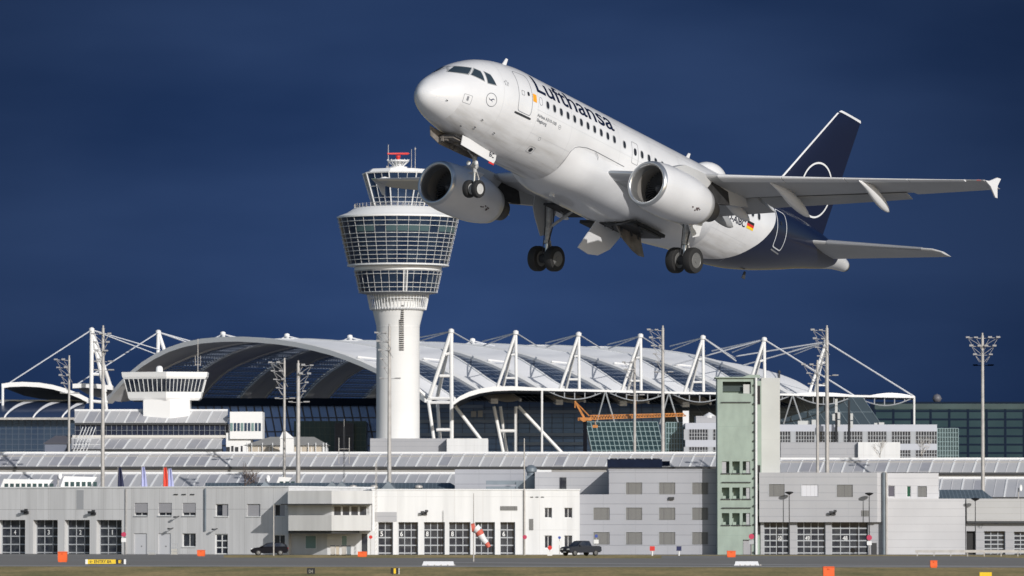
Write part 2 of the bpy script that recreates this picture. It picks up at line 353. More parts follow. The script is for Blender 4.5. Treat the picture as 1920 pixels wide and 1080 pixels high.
ST = [(.62,.02,-.74,-.78),(.7,.25,-.52,-1.02),(.85,.45,-.30,-1.2),(1.15,.73,.05,-1.38),(1.55,.99,.36,-1.52),(2.0,1.22,.68,-1.64),(2.5,1.42,1.05,-1.74),(3.1,1.59,1.38,-1.83),(3.9,1.76,1.70,-1.93),(4.9,1.9,1.93,-2.01),(6.4,1.975,2.07,-2.07),(7.5,1.975,2.07,-2.07),(20,1.975,2.07,-2.07),(22,1.975,2.07,-2.07),(24,1.94,2.07,-1.85),(26,1.8,2.06,-1.42),(28,1.55,2.02,-.85),(30,1.18,1.92,-.22),(31.5,.85,1.78,.2),(33,.5,1.5,.6),(33.84,.28,1.28,.72)]
def pch(xs, ys):   # monotone cubic interpolation
    n = len(xs); d = [(ys[i+1]-ys[i])/(xs[i+1]-xs[i]) for i in range(n-1)]
    m = [d[0]] + [0 if d[i-1]*d[i] <= 0 else 2*d[i-1]*d[i]/(d[i-1]+d[i]) for i in range(1, n-1)] + [d[-1]]
    def f(x):
        x = min(max(x, xs[0]), xs[-1]); i = 0
        while i < n-2 and x > xs[i+1]: i += 1
        h = xs[i+1]-xs[i]; t = (x-xs[i])/h
        return (1+2*t)*(1-t)**2*ys[i] + t*(1-t)**2*h*m[i] + t*t*(3-2*t)*ys[i+1] + t*t*(t-1)*h*m[i+1]
    return f
sx = [s[0] for s in ST]; fw_, ft_, fb_ = (pch([sqrt(x - .37) if x < 6.2 else x for x in sx] if 0 else sx, [s[i] for s in ST]) for i in (1, 2, 3))
def sec(x): return fw_(x), ft_(x), fb_(x)
def skin(x, z0, v=0, off=.008, side=-1):
    """point on the hull at station x, height z0, moved v metres up round the section"""
    w_, t, b = sec(x); c = (t + b) / 2; h = (t - b) / 2
    ph = asin(max(-1, min(1, (z0 - c) / h))) + v / ((w_ + h) / 2)
    n = Vector((0, cos(ph) / w_, sin(ph) / h)).normalized()
    return Vector((x, side * (w_ * cos(ph) + off * n.y), c + h * sin(ph) + off * n.z))
xs_ = [.62, .623, .632, .65, .675, .7, .74, .79, .85, .95] + [1.07 + .16 * i for i in range(34)] + [6.6 + .55 * i for i in range(49)] + [33.4, 33.7, 33.84]
m = M(); rings = []
for x in xs_:
    w_, t, b = sec(x); c = (t + b) / 2; h = (t - b) / 2
    if x < .7: k = sqrt(max(0, (x - .62) / .08)); w_ = max(.004, .25 * k); h = max(.004, .25 * k); c = -.77
    rings.append([(x, w_ * cos(2*pi*i/64), c + h * sin(2*pi*i/64)) for i in range(64)])
fus = m.loft(rings).obj('fuselage', livery, AC, smooth=True)
def surf(name, mat, parent, poly, x0, z0, sc=1, off=.008, step=.12, side=-1, shear=0):
    """flat polygons (u aft, v up) wrapped on the hull"""
    vs, fs = poly; bm = bmesh.new(); bv = [bm.verts.new((x, y, 0)) for x, y in vs]
    for f in fs:
        try: bm.faces.new([bv[i] for i in f])
        except ValueError: pass
    us = [v[0] for v in vs]; vv = [v[1] for v in vs]
    for ax, lo, hi in ((0, min(us), max(us)), (1, min(vv), max(vv))):
        k = lo + step
        while k < hi:
            g = bm.verts[:] + bm.edges[:] + bm.faces[:]
            bmesh.ops.bisect_plane(bm, geom=g, plane_co=(k,0,0) if ax == 0 else (0,k,0), plane_no=(1,0,0) if ax == 0 else (0,1,0)); k += step
    for v in bm.verts: v.co = skin(x0 + v.co.x, z0, v.co.y, off, side)
    me = bpy.data.meshes.new(name); bm.normal_update(); bm.to_mesh(me); bm.free(); me.materials.append(mat)
    o = bpy.data.objects.new(name, me); COL.objects.link(o); o.parent = parent; return o
def oval(w_, h, n=20, p=2.6, cx=0, cy=0):
    r = []
    for i in range(n):
        a = 2*pi*i/n; c, s = cos(a), sin(a)
        r.append((cx + w_/2*abs(c)**(2/p)*(1 if c > 0 else -1), cy + h/2*abs(s)**(2/p)*(1 if s > 0 else -1)))
    return r
def ringp(outer, inner):
    n = len(outer); return outer + inner, [(i, (i+1) % n, n + (i+1) % n, n + i) for i in range(n)]
def outline(w_, h, t, p=6, n=40): return ringp(oval(w_, h, n, p), oval(w_-2*t, h-2*t, n, p))
def stroke(pts, wd):
    vs = []; fs = []
    for (a, b), (c, d) in zip(pts[:-1], pts[1:]):
        l_ = max(1e-6, math.hypot(c-a, d-b)); nx, ny = -(d-b)/l_*wd/2, (c-a)/l_*wd/2; k = len(vs)
        vs += [(a+nx,b+ny),(c+nx,d+ny),(c-nx,d-ny),(a-nx,b-ny)]; fs.append((k,k+1,k+2,k+3))
    return vs, fs
# cabin windows
wx = [7.06 + .509 * i for i in range(11)] + [12.94, 14.31, 14.86, 15.4, 15.93, 16.46] + [20.6, 21.13, 21.66, 22.2, 22.73, 23.26, 23.79]
for x in wx:
    z = .61 if x < 13 else .56 if x < 18 else .5
    o = surf('cabin_window', rimm, fus, (oval(.27, .40), [tuple(range(20))]), x, z, off=.006)
    surf('pane', winm, o, (oval(.205, .325), [tuple(range(20))]), x, z, off=.010)
# doors
def panel(x0, x1, z0, z1, name, mat=inkm, t=.025, p=9, off=.007, n=48):
    w_, tt, b = sec((x0+x1)/2); h = (tt-b)/2; c = (tt+b)/2
    ar = (asin((z1-c)/h) - asin((z0-c)/h)) * (w_+h)/2
    vs, fs = outline(x1-x0, ar, t, p, n); vs = [(u, v + ar/2) for u, v in vs]
    return surf(name, mat, fus, (vs, fs), (x0+x1)/2, z0, off=off)
d1 = panel(5.0, 5.93, -.26, 1.56, 'cabin_door')
surf('door_sill', darkst, d1, (oval(1.12, .09, 16, 6), [tuple(range(16))]), 5.42, -.36, off=.02)
surf('door_window', winm, d1, (oval(.15, .2), [tuple(range(20))]), 5.66, .68, off=.012)
surf('door_handle', inkm, d1, outline(.2, .22, .02), 5.3, .62, off=.01)
surf('door_marking', P('amber_marking', (.8, .35, .02), .5), fus, ([(0,0),(.26,0),(.26,.36),(0,.36)], [(0,1,2,3)]), 5.97, .45, off=.009)
surf('blanked_window', inkm, fus, outline(.24, .38, .018, 2.6), 6.55, .62)
d2 = panel(13.52, 14.02, -.05, .95, 'overwing_exit_door', t=.02)
surf('door_window', winm, d2, (oval(.22, .34), [tuple(range(20))]), 13.77, .52, off=.011)
d3 = panel(25.42, 26.32, -.45, 1.36, 'rear_cabin_door', P('pale_door_outline', (.6, .62, .66), .4), .05, off=.012)
surf('door_window', winm, d3, (oval(.15, .2), [tuple(range(20))]), 25.8, .75, off=.012)
surf('door_sill', inkm, d3, (oval(.9, .07, 16, 6), [tuple(range(16))]), 25.9, -.56, off=.016)
# lettering on the hull
def hull_text(name, txt, x0, z0, wd, h, mat=lettern, bold=.02, off=.009, base=0):
    vs, fs = text_mesh(txt, 1, bold); a = min(v[0] for v in vs); b = max(v[0] for v in vs); c = 0; d = .70
    vs = [((x-a)*wd/(b-a), (y-c)*h/(d-c)) for x, y in vs]
    return surf(name, mat, fus, (vs, fs), x0, z0, off=off, step=.15)
hull_text('title_lettering', 'Lufthansa', 6.36, 1.02, 5.95, .98, bold=.012)
hull_text('type_lettering', 'Airbus A319-100', 6.36, -.10, 1.42, .13, inkm, .03)
hull_text('name_lettering', 'Siegburg', 6.40, -.31, .72, .13, inkm, .03)
hull_text('registration_lettering', 'D-AIBC', 21.35, -.32, 1.42, .30, lettern, .02)
fl = surf('national_flag', black, fus, ([(0,.24),(.56,.24),(.56,.36),(0,.36)], [(0,1,2,3)]), 22.9, -.30, off=.009)
surf('stripe', red, fl, ([(0,.12),(.56,.12),(.56,.24),(0,.24)], [(0,1,2,3)]), 22.9, -.30, off=.009)
surf('stripe', yellow, fl, ([(0,0),(.56,0),(.56,.12),(0,.12)], [(0,1,2,3)]), 22.9, -.30, off=.009)
def crane(s):   # flying bird emblem inside the ring
    a = [(-.95,.30),(-.30,-.05),(-.12,.05),(.10,.28),(.45,.42),(.98,.18),(.35,.20),(.12,.0),(.42,-.50),(.02,-.16),(-.15,-.22),(-.55,-.14)]
    return [(x*s, y*s) for x, y in a], [(0,1,11),(1,2,10,11),(2,3,7,9,10),(3,4,6,7),(4,5,6),(7,8,9)]
def circ(r, n=40, cx=0, cy=0): return [(cx + r*cos(2*pi*i/n), cy + r*sin(2*pi*i/n)) for i in range(n)]
em = surf('nose_emblem', inkm, fus, ringp(circ(.30), circ(.27)), 3.44, -.27)
surf('bird', P('emblem_dark', (.02,.03,.08), .4), em, crane(.19), 3.44, -.27, off=.01)
em = surf('small_emblem', inkm, fus, ringp(circ(.10, 24), circ(.085, 24)), 8.04, -.09)
surf('bird', lettern, em, crane(.06), 8.04, -.09, off=.01)
st = []
for i in range(5):
    a = pi/2 + i*2*pi/5; st.append(stroke([(.10*cos(a)-.03, .10*sin(a)-.045), (.10*cos(a), .10*sin(a)+.05), (.10*cos(a)+.03, .10*sin(a)-.045)], .018))
vs = []; fs = []
for v_, f_ in st: k = len(vs); vs += v_; fs += [tuple(k+i for i in q) for q in f_]
surf('star_emblem', inkm, fus, (vs, fs), 4.27, .74)
sq = surf('service_panel', inkm, fus, outline(.40, .40, .015, 10), 2.26, -.60)
surf('vent', inkm, sq, (oval(.10, .2, 16, 8), [tuple(range(16))]), 2.26, -.57, off=.01)
sp = surf('static_port_panel', inkm, fus, outline(.42, .34, .015, 8), 7.0, -1.42)
surf('port', winm, sp, (oval(.22, .20), [tuple(range(20))]), 7.0, -1.42, off=.011)
surf('service_valve', inkm, fus, outline(.16, .16, .014, 2), 7.05, -.92)
pr = M()
for x, z in ((1.45,-.90),(3.45,-1.15),(3.42,-1.48),(4.48,-1.42),(2.85,-1.60)):
    a = skin(x, z, 0, 0); b = skin(x, z, 0, .05); pr.tube(a, b, .018); pr.tube(b, b + Vector((-.10, 0, .01)), .014)
pr.obj('air_data_probes', darkst, fus)
# nose radome joint line and skin joints
jm = M()
def joint(x, a0, a1, wd=.012, m_=jm):
    w_, t, b = sec(x); c = (t+b)/2; h = (t-b)/2; k = 24; vs = []
    for i in range(k+1):
        a = a0 + (a1-a0)*i/k
        for dx in (0, wd): vs.append((x+dx, -(w_+.005)*cos(a), c+(h+.005)*sin(a)))
    m_.add(vs, [(2*i, 2*i+1, 2*i+3, 2*i+2) for i in range(k)])
for x in (4.1, 6.35, 8.9, 12.6, 15.1, 17.4, 20.9, 23.0): joint(x, -1.2, 1.35, .010)
for z, xa, xb in ((.18, 6.3, 21.0), (1.42, 6.2, 24.0), (-.85, 6.3, 9.2), (-.95, 19.5, 23.5)):
    jm.add([tuple(skin(xa+(xb-xa)*i/40, z+dz_, 0, .004)) for i in range(41) for dz_ in (0, .009)], [(2*i,2*i+1,2*i+3,2*i+2) for i in range(40)])
jm.obj('skin_joints', P('joint_grey', (.52, .53, .55), .5), fus)
# cockpit windows (port four, starboard two seen over the nose)
cw = {'a': [(1.79,.48),(2.28,.87),(2.73,.94),(2.37,.55)], 'b': [(2.49,.56),(2.82,.93),(3.02,.87),(3.03,.45)], 'c': [(3.20,.91),(3.45,.84),(3.64,.45),(3.20,.41)]}
def cock(poly, side, mat, off, shrink=0):
    cx = sum(p[0] for p in poly)/len(poly); cz = sum(p[1] for p in poly)/len(poly); q = []
    for x, z in poly:
        l_ = math.hypot(x-cx, z-cz); k = (l_+shrink)/l_; q.append((cx+(x-cx)*k, cz+(z-cz)*k))
    n = 6; vs = []
    for i in range(n+1):
        for j in range(n+1):
            a, b = i/n, j/n
            x = (1-a)*(1-b)*q[0][0]+(1-a)*b*q[1][0]+a*b*q[2][0]+a*(1-b)*q[3][0]; z = (1-a)*(1-b)*q[0][1]+(1-a)*b*q[1][1]+a*b*q[2][1]+a*(1-b)*q[3][1]
            vs.append(skin(x, z, 0, off, side))
    return M().add(vs, [(i*(n+1)+j, (i+1)*(n+1)+j, (i+1)*(n+1)+j+1, i*(n+1)+j+1) for i in range(n) for j in range(n)])
for side in (-1, 1):
    for k in 'abc':
        o = cock(cw[k], side, None, .008, .045).obj('cockpit_window', P('window_surround', (.30,.31,.32), .4) if k == 'a' and side == -1 else bpy.data.materials['window_surround'], fus, smooth=True)
        cock(cw[k], side, None, .014).obj('pane', cglass, o, smooth=True)
# belly fairing
def fair(x):
    t = max(0, min(1, (x-9.3)/1.6)); t2 = max(0, min(1, (20.6-x)/3.2)); k = sin(t*pi/2)**.8 * sin(t2*pi/2)
    return k
m = M(); rings = []
for i in range(37):
    x = 9.3 + 11.3*i/36; k = fair(x); ring = []
    for j in range(33):
        a = -pi/2 + (j-16)/16*1.35     # from the port side under the belly to starboard
        cx, cz = cos(a), sin(a)
        sup = 1/((abs(cx)**3 + abs(cz)**3)**(1/3))
        base = Vector((0, 1.965*cx, 2.06*cz)); bul = Vector((0, 2.12*sup*cx, 2.30*sup*cz*(1 if abs(cx) > .3 else 1)))
        bul = Vector((0, max(-2.18, min(2.18, bul.y)), max(-2.33, bul.z)))
        kk = k * max(0, min(1, (16 - abs(j-16)) / 3.))
        p = base.lerp(bul, kk); ring.append((x, p.y, p.z))
    rings.append(ring)
bf = m.loft(rings, cap=False, closed=False).obj('belly_fairing', acwhite, AC, smooth=True)
# seam of the fairing
pts = [(9.27,-1.56),(9.25,-1.2),(9.3,-.80),(9.45,-.58),(9.69,-.47),(10.2,-.36),(10.82,-.32),(11.5,-.33),(12.3,-.34),(13.1,-.35)]
jm = M()
def hullpath(pts, wd, m_, off=.012):
    P3 = [skin(x, z, 0, off) for x, z in pts]; m_.path(P3, wd, 5)
hullpath(pts, .012, jm); hullpath([(10.82,-.32),(11.1,-.5),(11.25,-.8),(11.3,-1.15)], .010, jm, .07)
jm.obj('fairing_seam', inkm, bf)
# ---- wings
def wz(y): s = abs(y) - 1.98; return -.93 + .1*s + .001*s*s
def le(y): return 12 + .46*(abs(y) - 1.98)
def te(y):
    y = abs(y); return 18.15 if y < 6.4 else 18.15 + (y-6.4)*(20.3-18.15)/(16.95-6.4)
def af(x, tc):   # half thickness of the section at chord fraction x
    return 5*tc*(.2969*sqrt(x) - .126*x - .3516*x*x + .2843*x**3 - .1036*x**4)
def wsec(y, side, c0, c1, n=14, dx=0, dz=0, thick=None, chord=None, lex=None, rot=0, sc=1):
    """closed section between chord fractions c0..c1"""
    C = te(y) - le(y) if chord is None else chord; X0 = le(y) if lex is None else lex
    tc = (.145 - .0040*(abs(y)-2)) if thick is None else thick
    fr = [c0 + (c1-c0)*(1-cos(pi*i/n))/2 for i in range(n+1)]
    up = [(f, af(f, tc)*.62 + .02*sin(pi*f)) for f in fr]; lo = [(f, -af(f, tc)*.78 + .012*sin(pi*f)) for f in fr]
    pts = up[::-1] + lo[1:] if c0 < .001 else up[::-1] + lo
    out = []
    for f, z in pts:
        x = f*C; zz = z*C
        if rot:
            x_ = x - c0*C; x, zz = c0*C + x_*cos(rot) + zz*sin(rot), -x_*sin(rot) + zz*cos(rot)
        out.append((X0 + x + dx, side*abs(y), wz(y) + zz + dz - .018*C*0))
    return out
for side in (-1, 1):
    ys = [1.6, 2.6, 3.6, 5, 6.4, 8, 10, 12, 13.2]
    m = M(); m.loft([wsec(y, side, 0, .76) for y in ys])
    m.loft([wsec(y, side, 0, .998) for y in (13.2, 14, 15, 16, 16.6, 16.9)])
    wing = m.obj('wing', acgrey, AC, ang=.7)
    # root fillet piece of the leading edge, bare metal
    sl_ = M().loft([wsec(y, side, 0, .085, 8, dx=-.02, dz=-.005, ) for y in (2.0, 2.8, 3.4)]); sl_.obj('leading_edge', acmetal, wing, ang=.7)
    for a, b in ((3.5, 5.1), (6.45, 8.95), (9.0, 11.45), (11.5, 13.95), (14.0, 16.2)):
        M().loft([wsec(y, side, 0, .13, 8, dx=-.14, dz=-.04) for y in (a, (a+b)/2, b)]).obj('slat', acwhite, wing, ang=.7)
    # flaps, lowered
    for a, b in ((2.1, 6.35), (6.5, 12.9)):
        yy = [a + (b-a)*i/4 for i in range(5)]; rings = []
        for y in yy:
            C = te(y) - le(y); fc_ = .27*C if y > 6.4 else 1.55
            rings.append([(le(y)+.76*C+.12 + p[0], side*y, wz(y) - .05 + p[2]) for p in
                [((f*cos(.15) + z*sin(.15))*fc_, 0, (-f*sin(.15) + z*cos(.15))*fc_) for f, z in
                 [(1,0),(.8,.035),(.5,.075),(.2,.085),(.05,.05),(0,0),(.05,-.035),(.2,-.05),(.5,-.04),(.8,-.02)]]])
        M().loft(rings).obj('flap', acflap, wing, ang=.6)
    # upper trailing panels above the flap
    rings = []
    for y in (2.1, 6.4, 9, 13.15):
        C = te(y)-le(y); x0 = le(y)+.75*C; z = wz(y)
        rings.append([(x0, side*y, z+.045*C), (x0+.14*C, side*y, z+.012*C), (x0+.14*C, side*y, z+.002*C), (x0, side*y, z-.0*C)])
    M().loft(rings).obj('spoiler_panels', acgrey, wing)
    # flap track fairings
    for y, x0, x1, dp_ in ((3.55, 17.0, 19.7, .22), (5.0, 16.2, 18.85, .34), (8.3, 15.2, 18.7, .66), (12.1, 16.5, 19.2, .72)):
        rings = []; L_ = x1-x0
        for i in range(15):
            t = i/14; r = .29*(max(0, sin(pi*min(1, t)**1.35)))**.62 if 0 < t < 1 else .01
            r = max(r, .012); z = wz(y) - .20 - .10*t - (dp_*max(0, t-.25)**1.1) + .05
            rings.append([(x0+L_*t, side*y + r*.62*cos(2*pi*k/12), z + r*1.0*sin(2*pi*k/12)) for k in range(12)])
        M().loft(rings).obj('flap_track_fairing', acwhite if y > 4 else acflap, wing, smooth=True)
    # wingtip fence
    yt = 16.93*side; f = M()
    zt = wz(16.93); fx0 = 18.95
    prof = [(18.95,.0),(19.35,.12),(20.05,.66),(20.42,.72),(20.22,.12),(20.22,-.1),(20.38,-.80),(20.18,-.82),(19.55,-.22)]
    f.slab([(18.95+(x-18.95)*.80, yt-.03, zt+z*.58) for x, z in prof], (0, .06, 0)); f.obj('wingtip_fence', acwhite, wing)
    M().tube((18.78, side*16.62, wz(16.62)), (18.86, side*16.78, wz(16.78)), .03).obj('position_light', red if side < 0 else P('green_lens', (.02,.4,.1), .3), wing)
    # ---- engine
    cy = 5.75*side; cz = -2.06
    eng = E('engine', (0,0,0)); eng.parent = AC
    outer = [(.87,9.86),(.93,9.84),(.985,9.88),(1.03,10.0),(1.075,10.25),(1.12,10.8),(1.135,11.5),(1.12,12.2),(1.06,12.9),(.95,13.5),(.84,13.92)]
    def erev(prof, n=56, cap=False):
        mm = M(); return mm.rev([(r, h) for r, h in prof], (0, cy, cz), n, 'x', cap)
    def tilt(o): # nacelle axis pitched up slightly towards the tail
        for v in o.data.vertices: v.co.z += (v.co.x - 9.86)*.035
        return o
    tilt(erev([(1.03,10.0)] + outer[4:] + [(.80,13.92),(.78,13.6)]).obj('cowl', acwhite, eng, smooth=True))
    tilt(erev([(.80,10.35),(.80,10.15),(.815,10.0),(.84,9.9),(.87,9.86),(.93,9.84),(.985,9.88),(1.03,10.001)]).obj('inlet_lip', acmetal, eng, smooth=True))
    tilt(erev([(.80,10.35),(.83,10.7),(.86,11.05)]).obj('inlet_liner', P('inlet_liner_grey', (.26,.25,.24), .45, metal=.2) if side < 0 else bpy.data.materials['inlet_liner_grey'], eng, smooth=True))
    fm_ = M()
    for i in range(36):
        a = 2*pi*i/36; ra, rb = .24, .845
        pa = lambda r, a_, x: (x, cy + r*cos(a_), cz + r*sin(a_))
        fm_.poly([pa(ra, a, 10.98), pa(rb, a+.02, 11.0), pa(rb, a+.17, 11.12), pa(ra, a+.2, 11.12)])
    tilt(fm_.obj('fan', fanm, eng)); tilt(erev([(.86,11.2),(.02,11.2)]).obj('fan_backing', black, eng))
    tilt(erev([(.01,10.62),(.06,10.66),(.15,10.78),(.24,11.0),(.25,11.12)]).obj('spinner', fanm, eng, smooth=True))
    sw = []
    tilt(M().add([(10.62+.45*(i/16)-.004 if False else 10.60+.40*(i/16), cy + (.04+.19*(i/16))*cos(i*.42+d), cz + (.04+.19*(i/16))*sin(i*.42+d)) for i in range(17) for d in (0,.35)], [(2*i,2*i+1,2*i+3,2*i+2) for i in range(16)]).obj('spinner_swirl', frame_w, eng))
    tilt(erev([(.78,13.7),(.60,13.75),(.58,13.0)]).obj('bypass_duct', acdark, eng, smooth=True))
    tilt(erev([(.60,13.3),(.62,13.9),(.56,14.3),(.47,14.85),(.43,14.85),(.40,14.5)]).obj('core_cowl', P('hot_metal', (.07,.065,.06), .45, metal=.6) if side < 0 else bpy.data.materials['hot_metal'], eng, smooth=True))
    tilt(erev([(.40,14.3),(.30,14.8),(.10,15.25),(.02,15.35)]).obj('exhaust_plug', darkst, eng, smooth=True))
    # cowl latch marks, scuffs and a strake
    stk = M().slab([(10.9, cy + .83, cz+.80), (11.9, cy+.78, cz+.82), (11.9, cy+1.0, cz+1.02), (11.3, cy+.98, cz+.98)], (0,.02,-.02)) if side < 0 else M().slab([(10.9, cy - .83, cz+.80), (11.9, cy-.78, cz+.82), (11.9, cy-1.0, cz+1.02), (11.3, cy-.98, cz+.98)], (0,-.02,-.02))
    stk.obj('nacelle_strake', acwhite, eng)
    sc_ = M(); rs = random.Random(3 if side < 0 else 5)
    for i in range(9):
        ang = pi + .42 + rs.uniform(-.06,.10); x = 12.35 + rs.uniform(-.3,.3); r = 1.118 - .10*max(0, x-12.2)
        ln = rs.uniform(.04,.13); q = []
        for (dx, da) in ((0,0),(ln,.02),(ln*.8,.07),(-.02,.05)):
            xx = x+dx; rr = 1.125 - .085*max(0, xx-12.1)**1.35
            q.append((xx, cy + (rr+.006)*cos(ang+da), cz + (rr+.006)*sin(ang+da)))
        sc_.poly(q)
    tilt(sc_.obj('cowl_marks', P('dark_scuff', (.10,.07,.07), .7) if side < 0 else bpy.data.materials['dark_scuff'], eng))
    jr = M()
    for xj in (11.25,): jr.rev([(1.1345, xj), (1.1345, xj+.012)], (0, cy, cz), 56, 'x', False)
    # pylon
    z0 = cz + 1.0
    prof = [(11.2, z0+.10), (12.2, z0+.52), (13.2, wz(5.75)+.04), (14.3, wz(5.75)+.06), (17.0, wz(5.75)-.1), (17.3, wz(5.75)-.42), (15.6, cz+.72), (14.3, cz+.45), (13.4, cz+.5), (12.0, cz+1.0)]
    M().slab([(x, cy-.17, z) for x, z in prof], (0, .34, 0)).obj('pylon', acgrey, eng)
    pdk = M().slab([(x, cy-.19, z) for x, z in [(13.95, z0-.12), (14.35, wz(5.75)-.12), (15.6, wz(5.75)-.22), (15.9, wz(5.75)-.75), (15.0, cz+.60), (14.3, cz+.52)]], (0, .38, 0)); pdk.obj('pylon_fairing', acdark, eng)
# ---- fin and tailplanes
def fsec(z, lx, tx, th):
    C = tx-lx; n = 12; fr = [(1-cos(pi*i/n))/2 for i in range(n+1)]
    return [(lx+f*C, af(f, th)*C, z) for f in fr] + [(lx+f*C, -af(f, th)*C, z) for f in fr[1:-1][::-1]]
finle = lambda z: 27.75+(z-3.61)*.852; finte = lambda z: 31.66+(z-1.74)*.2537
fin = M().loft([fsec(z, finle(z), finte(z), .10) for z in (1.2, 2.2, 3.2, 4.4, 5.6, 6.8, 7.7)] + [fsec(7.86, 31.75, 33.2, .05)]).obj('tail_fin', acnavy, AC, ang=.7)
M().loft([[(x-.05, y*1.02, z) for x, y, z in fsec(z, finle(z), finle(z)+.42-.02*z, .26)] for z in (1.5, 3, 5, 7.72)]).obj('leading_edge', acwhite, fin, ang=.7)
M().slab([(25.3, -.05, 2.0), (27.0, -.05, 2.75), (27.6, -.05, 2.0)], (0, .1, 0)).obj('dorsal_fillet', acnavy, fin)
M().loft([fsec(7.80, 31.3, 33.24, .07), fsec(7.92, 31.5, 33.2, .04)]).obj('tip_cap', acwhite, fin, ang=.7)
def onfin(side, off=.012):
    def f(u, v):
        z = 3.68+v; x = 30.35+u; C = finte(z)-finle(z); fr = max(.02, min(.98, (x-finle(z))/C)); return (x, side*(af(fr, .10)*C+off), z)
    return f
for side in (-1, 1):
    g = onfin(side); vs, fs = ringp(circ(1.36, 64), circ(1.27, 64)); sh = lambda u, v: (u + .14*v, v)
    fe = M().add([g(*sh(u, v)) for u, v in vs], fs).obj('tail_emblem', frame_w, fin)
    vs, fs = crane(1.05); bm = M().add([g(*sh(u, v), ) for u, v in vs], fs).obj('bird', frame_w, fe)
# rudder gap
M().slab([(finle(z)+(finte(z)-finle(z))*.70, -.0, z) for z in (2.2, 7.6)] + [(finle(z)+(finte(z)-finle(z))*.70+.02, -.0, z) for z in (7.6, 2.2)], (0, .001, 0))
for side in (-1, 1):
    rings = []
    for y in (.3, 1.1, 2.5, 4, 5.4, 6.0, 6.22):
        s = y - .9; lx = 28.75+.62*s + (.35 if y > 6.1 else 0); tx = 31.9 + .265*s; z = .80 + .105*s; C = tx-lx; n = 12
        fr = [(1-cos(pi*i/n))/2 for i in range(n+1)]
        rings.append([(lx+f*C, side*y, z+af(f,.10)*C) for f in fr] + [(lx+f*C, side*y, z-af(f,.10)*C) for f in fr[1:-1][::-1]])
    hs = M().loft(rings).obj('tailplane', acgrey, AC, ang=.7)
    r2 = []
    for y in (1.9, 3.5, 5.6):
        s = y-.9; lx = 28.75+.62*s; z = .80+.105*s; r2.append([(lx-.02+.10*f, side*y, z+.16*h_*(1-.09*y)) for f, h_ in ((0,0),(.3,.5),(1.3,1),(1.3,-.9),(.3,-.5))])
    M().loft(r2).obj('leading_edge', acmetal if side > 0 else inkm, hs)
M().rev([(.26,33.80),(.24,33.95),(.05,33.96)], (0, 0, 1.0), 24, 'x').obj('exhaust_pipe', darkst, AC, smooth=True)
# aerials, dome, beacon
def blade(x, z, h, c, mat=acwhite, name='blade_aerial', sweep=.22):
    M().slab([(x, -.02, z-.05), (x+c, -.02, z-.05), (x+c*.5+sweep, -.02, z+h), (x+sweep+.02, -.02, z+h)], (0, .04, 0)).obj(name, mat, fus)
blade(5.75, 2.05, .36, .30); blade(20.0, 2.07, .36, .30); blade(25.9, -1.78, .30, .25, darkst, sweep=.1); 
rings = []
for i in range(13):
    t = i/12; r = .02 + .48*sin(pi*t)**.7; rings.append([(20.9+2.4*t, r*1.35*cos(pi*k/12), 1.9+.62*r/.5*sin(pi*k/12)) for k in range(13)])
M().loft(rings, cap=False, closed=False).obj('satcom_dome', acwhite, fus, smooth=True)
M().tube((22.1,0,-2.0),(22.1,0,-2.28),.09,.04).obj('beacon', red, fus)
M().slab([(21.3,-.25,-2.08),(21.75,-.25,-2.08),(21.68,-.25,-2.4),(21.5,-.25,-2.4)],(0,.03,0)).obj('drain_mast', red, fus)
M().box(10.75,10.95,-.12,.05,-2.40,-2.28).obj('belly_light', frame_w, fus)
# ---- landing gear
def wheel(parent, c, R_, w_, name='wheel'):
    x, y, z = c; prof = [(R_*.45,-w_*.40),(R_*.80,-w_*.50),(R_*.95,-w_*.44),(R_,-w_*.25),(R_,0),(R_,w_*.25),(R_*.95,w_*.44),(R_*.80,w_*.50),(R_*.45,w_*.40)]
    o = M().rev([(r, y+h) for r, h in prof], (x, 0, z), 36, 'y').obj(name, rubber, parent, ang=.9)
    for s_ in (-1, 1):
        M().rev([(R_*.60, y+s_*w_*.47),(R_*.55, y+s_*w_*.50),(R_*.44, y+s_*w_*.36),(R_*.24, y+s_*w_*.40),(R_*.20, y+s_*w_*.52),(.01, y+s_*w_*.52)], (x, 0, z), 28, 'y').obj('rim', hub if R_ > .5 else hubl, o, ang=.6)
        bo = M()
        for k in range(8):
            a = k*pi/4; bo.box(x+R_*.33*cos(a)-.02, x+R_*.33*cos(a)+.02, y+s_*w_*.33-.03, y+s_*w_*.42+.01, z+R_*.33*sin(a)-.02, z+R_*.33*sin(a)+.02)
        bo.obj('bolts', darkst, o)
    return o
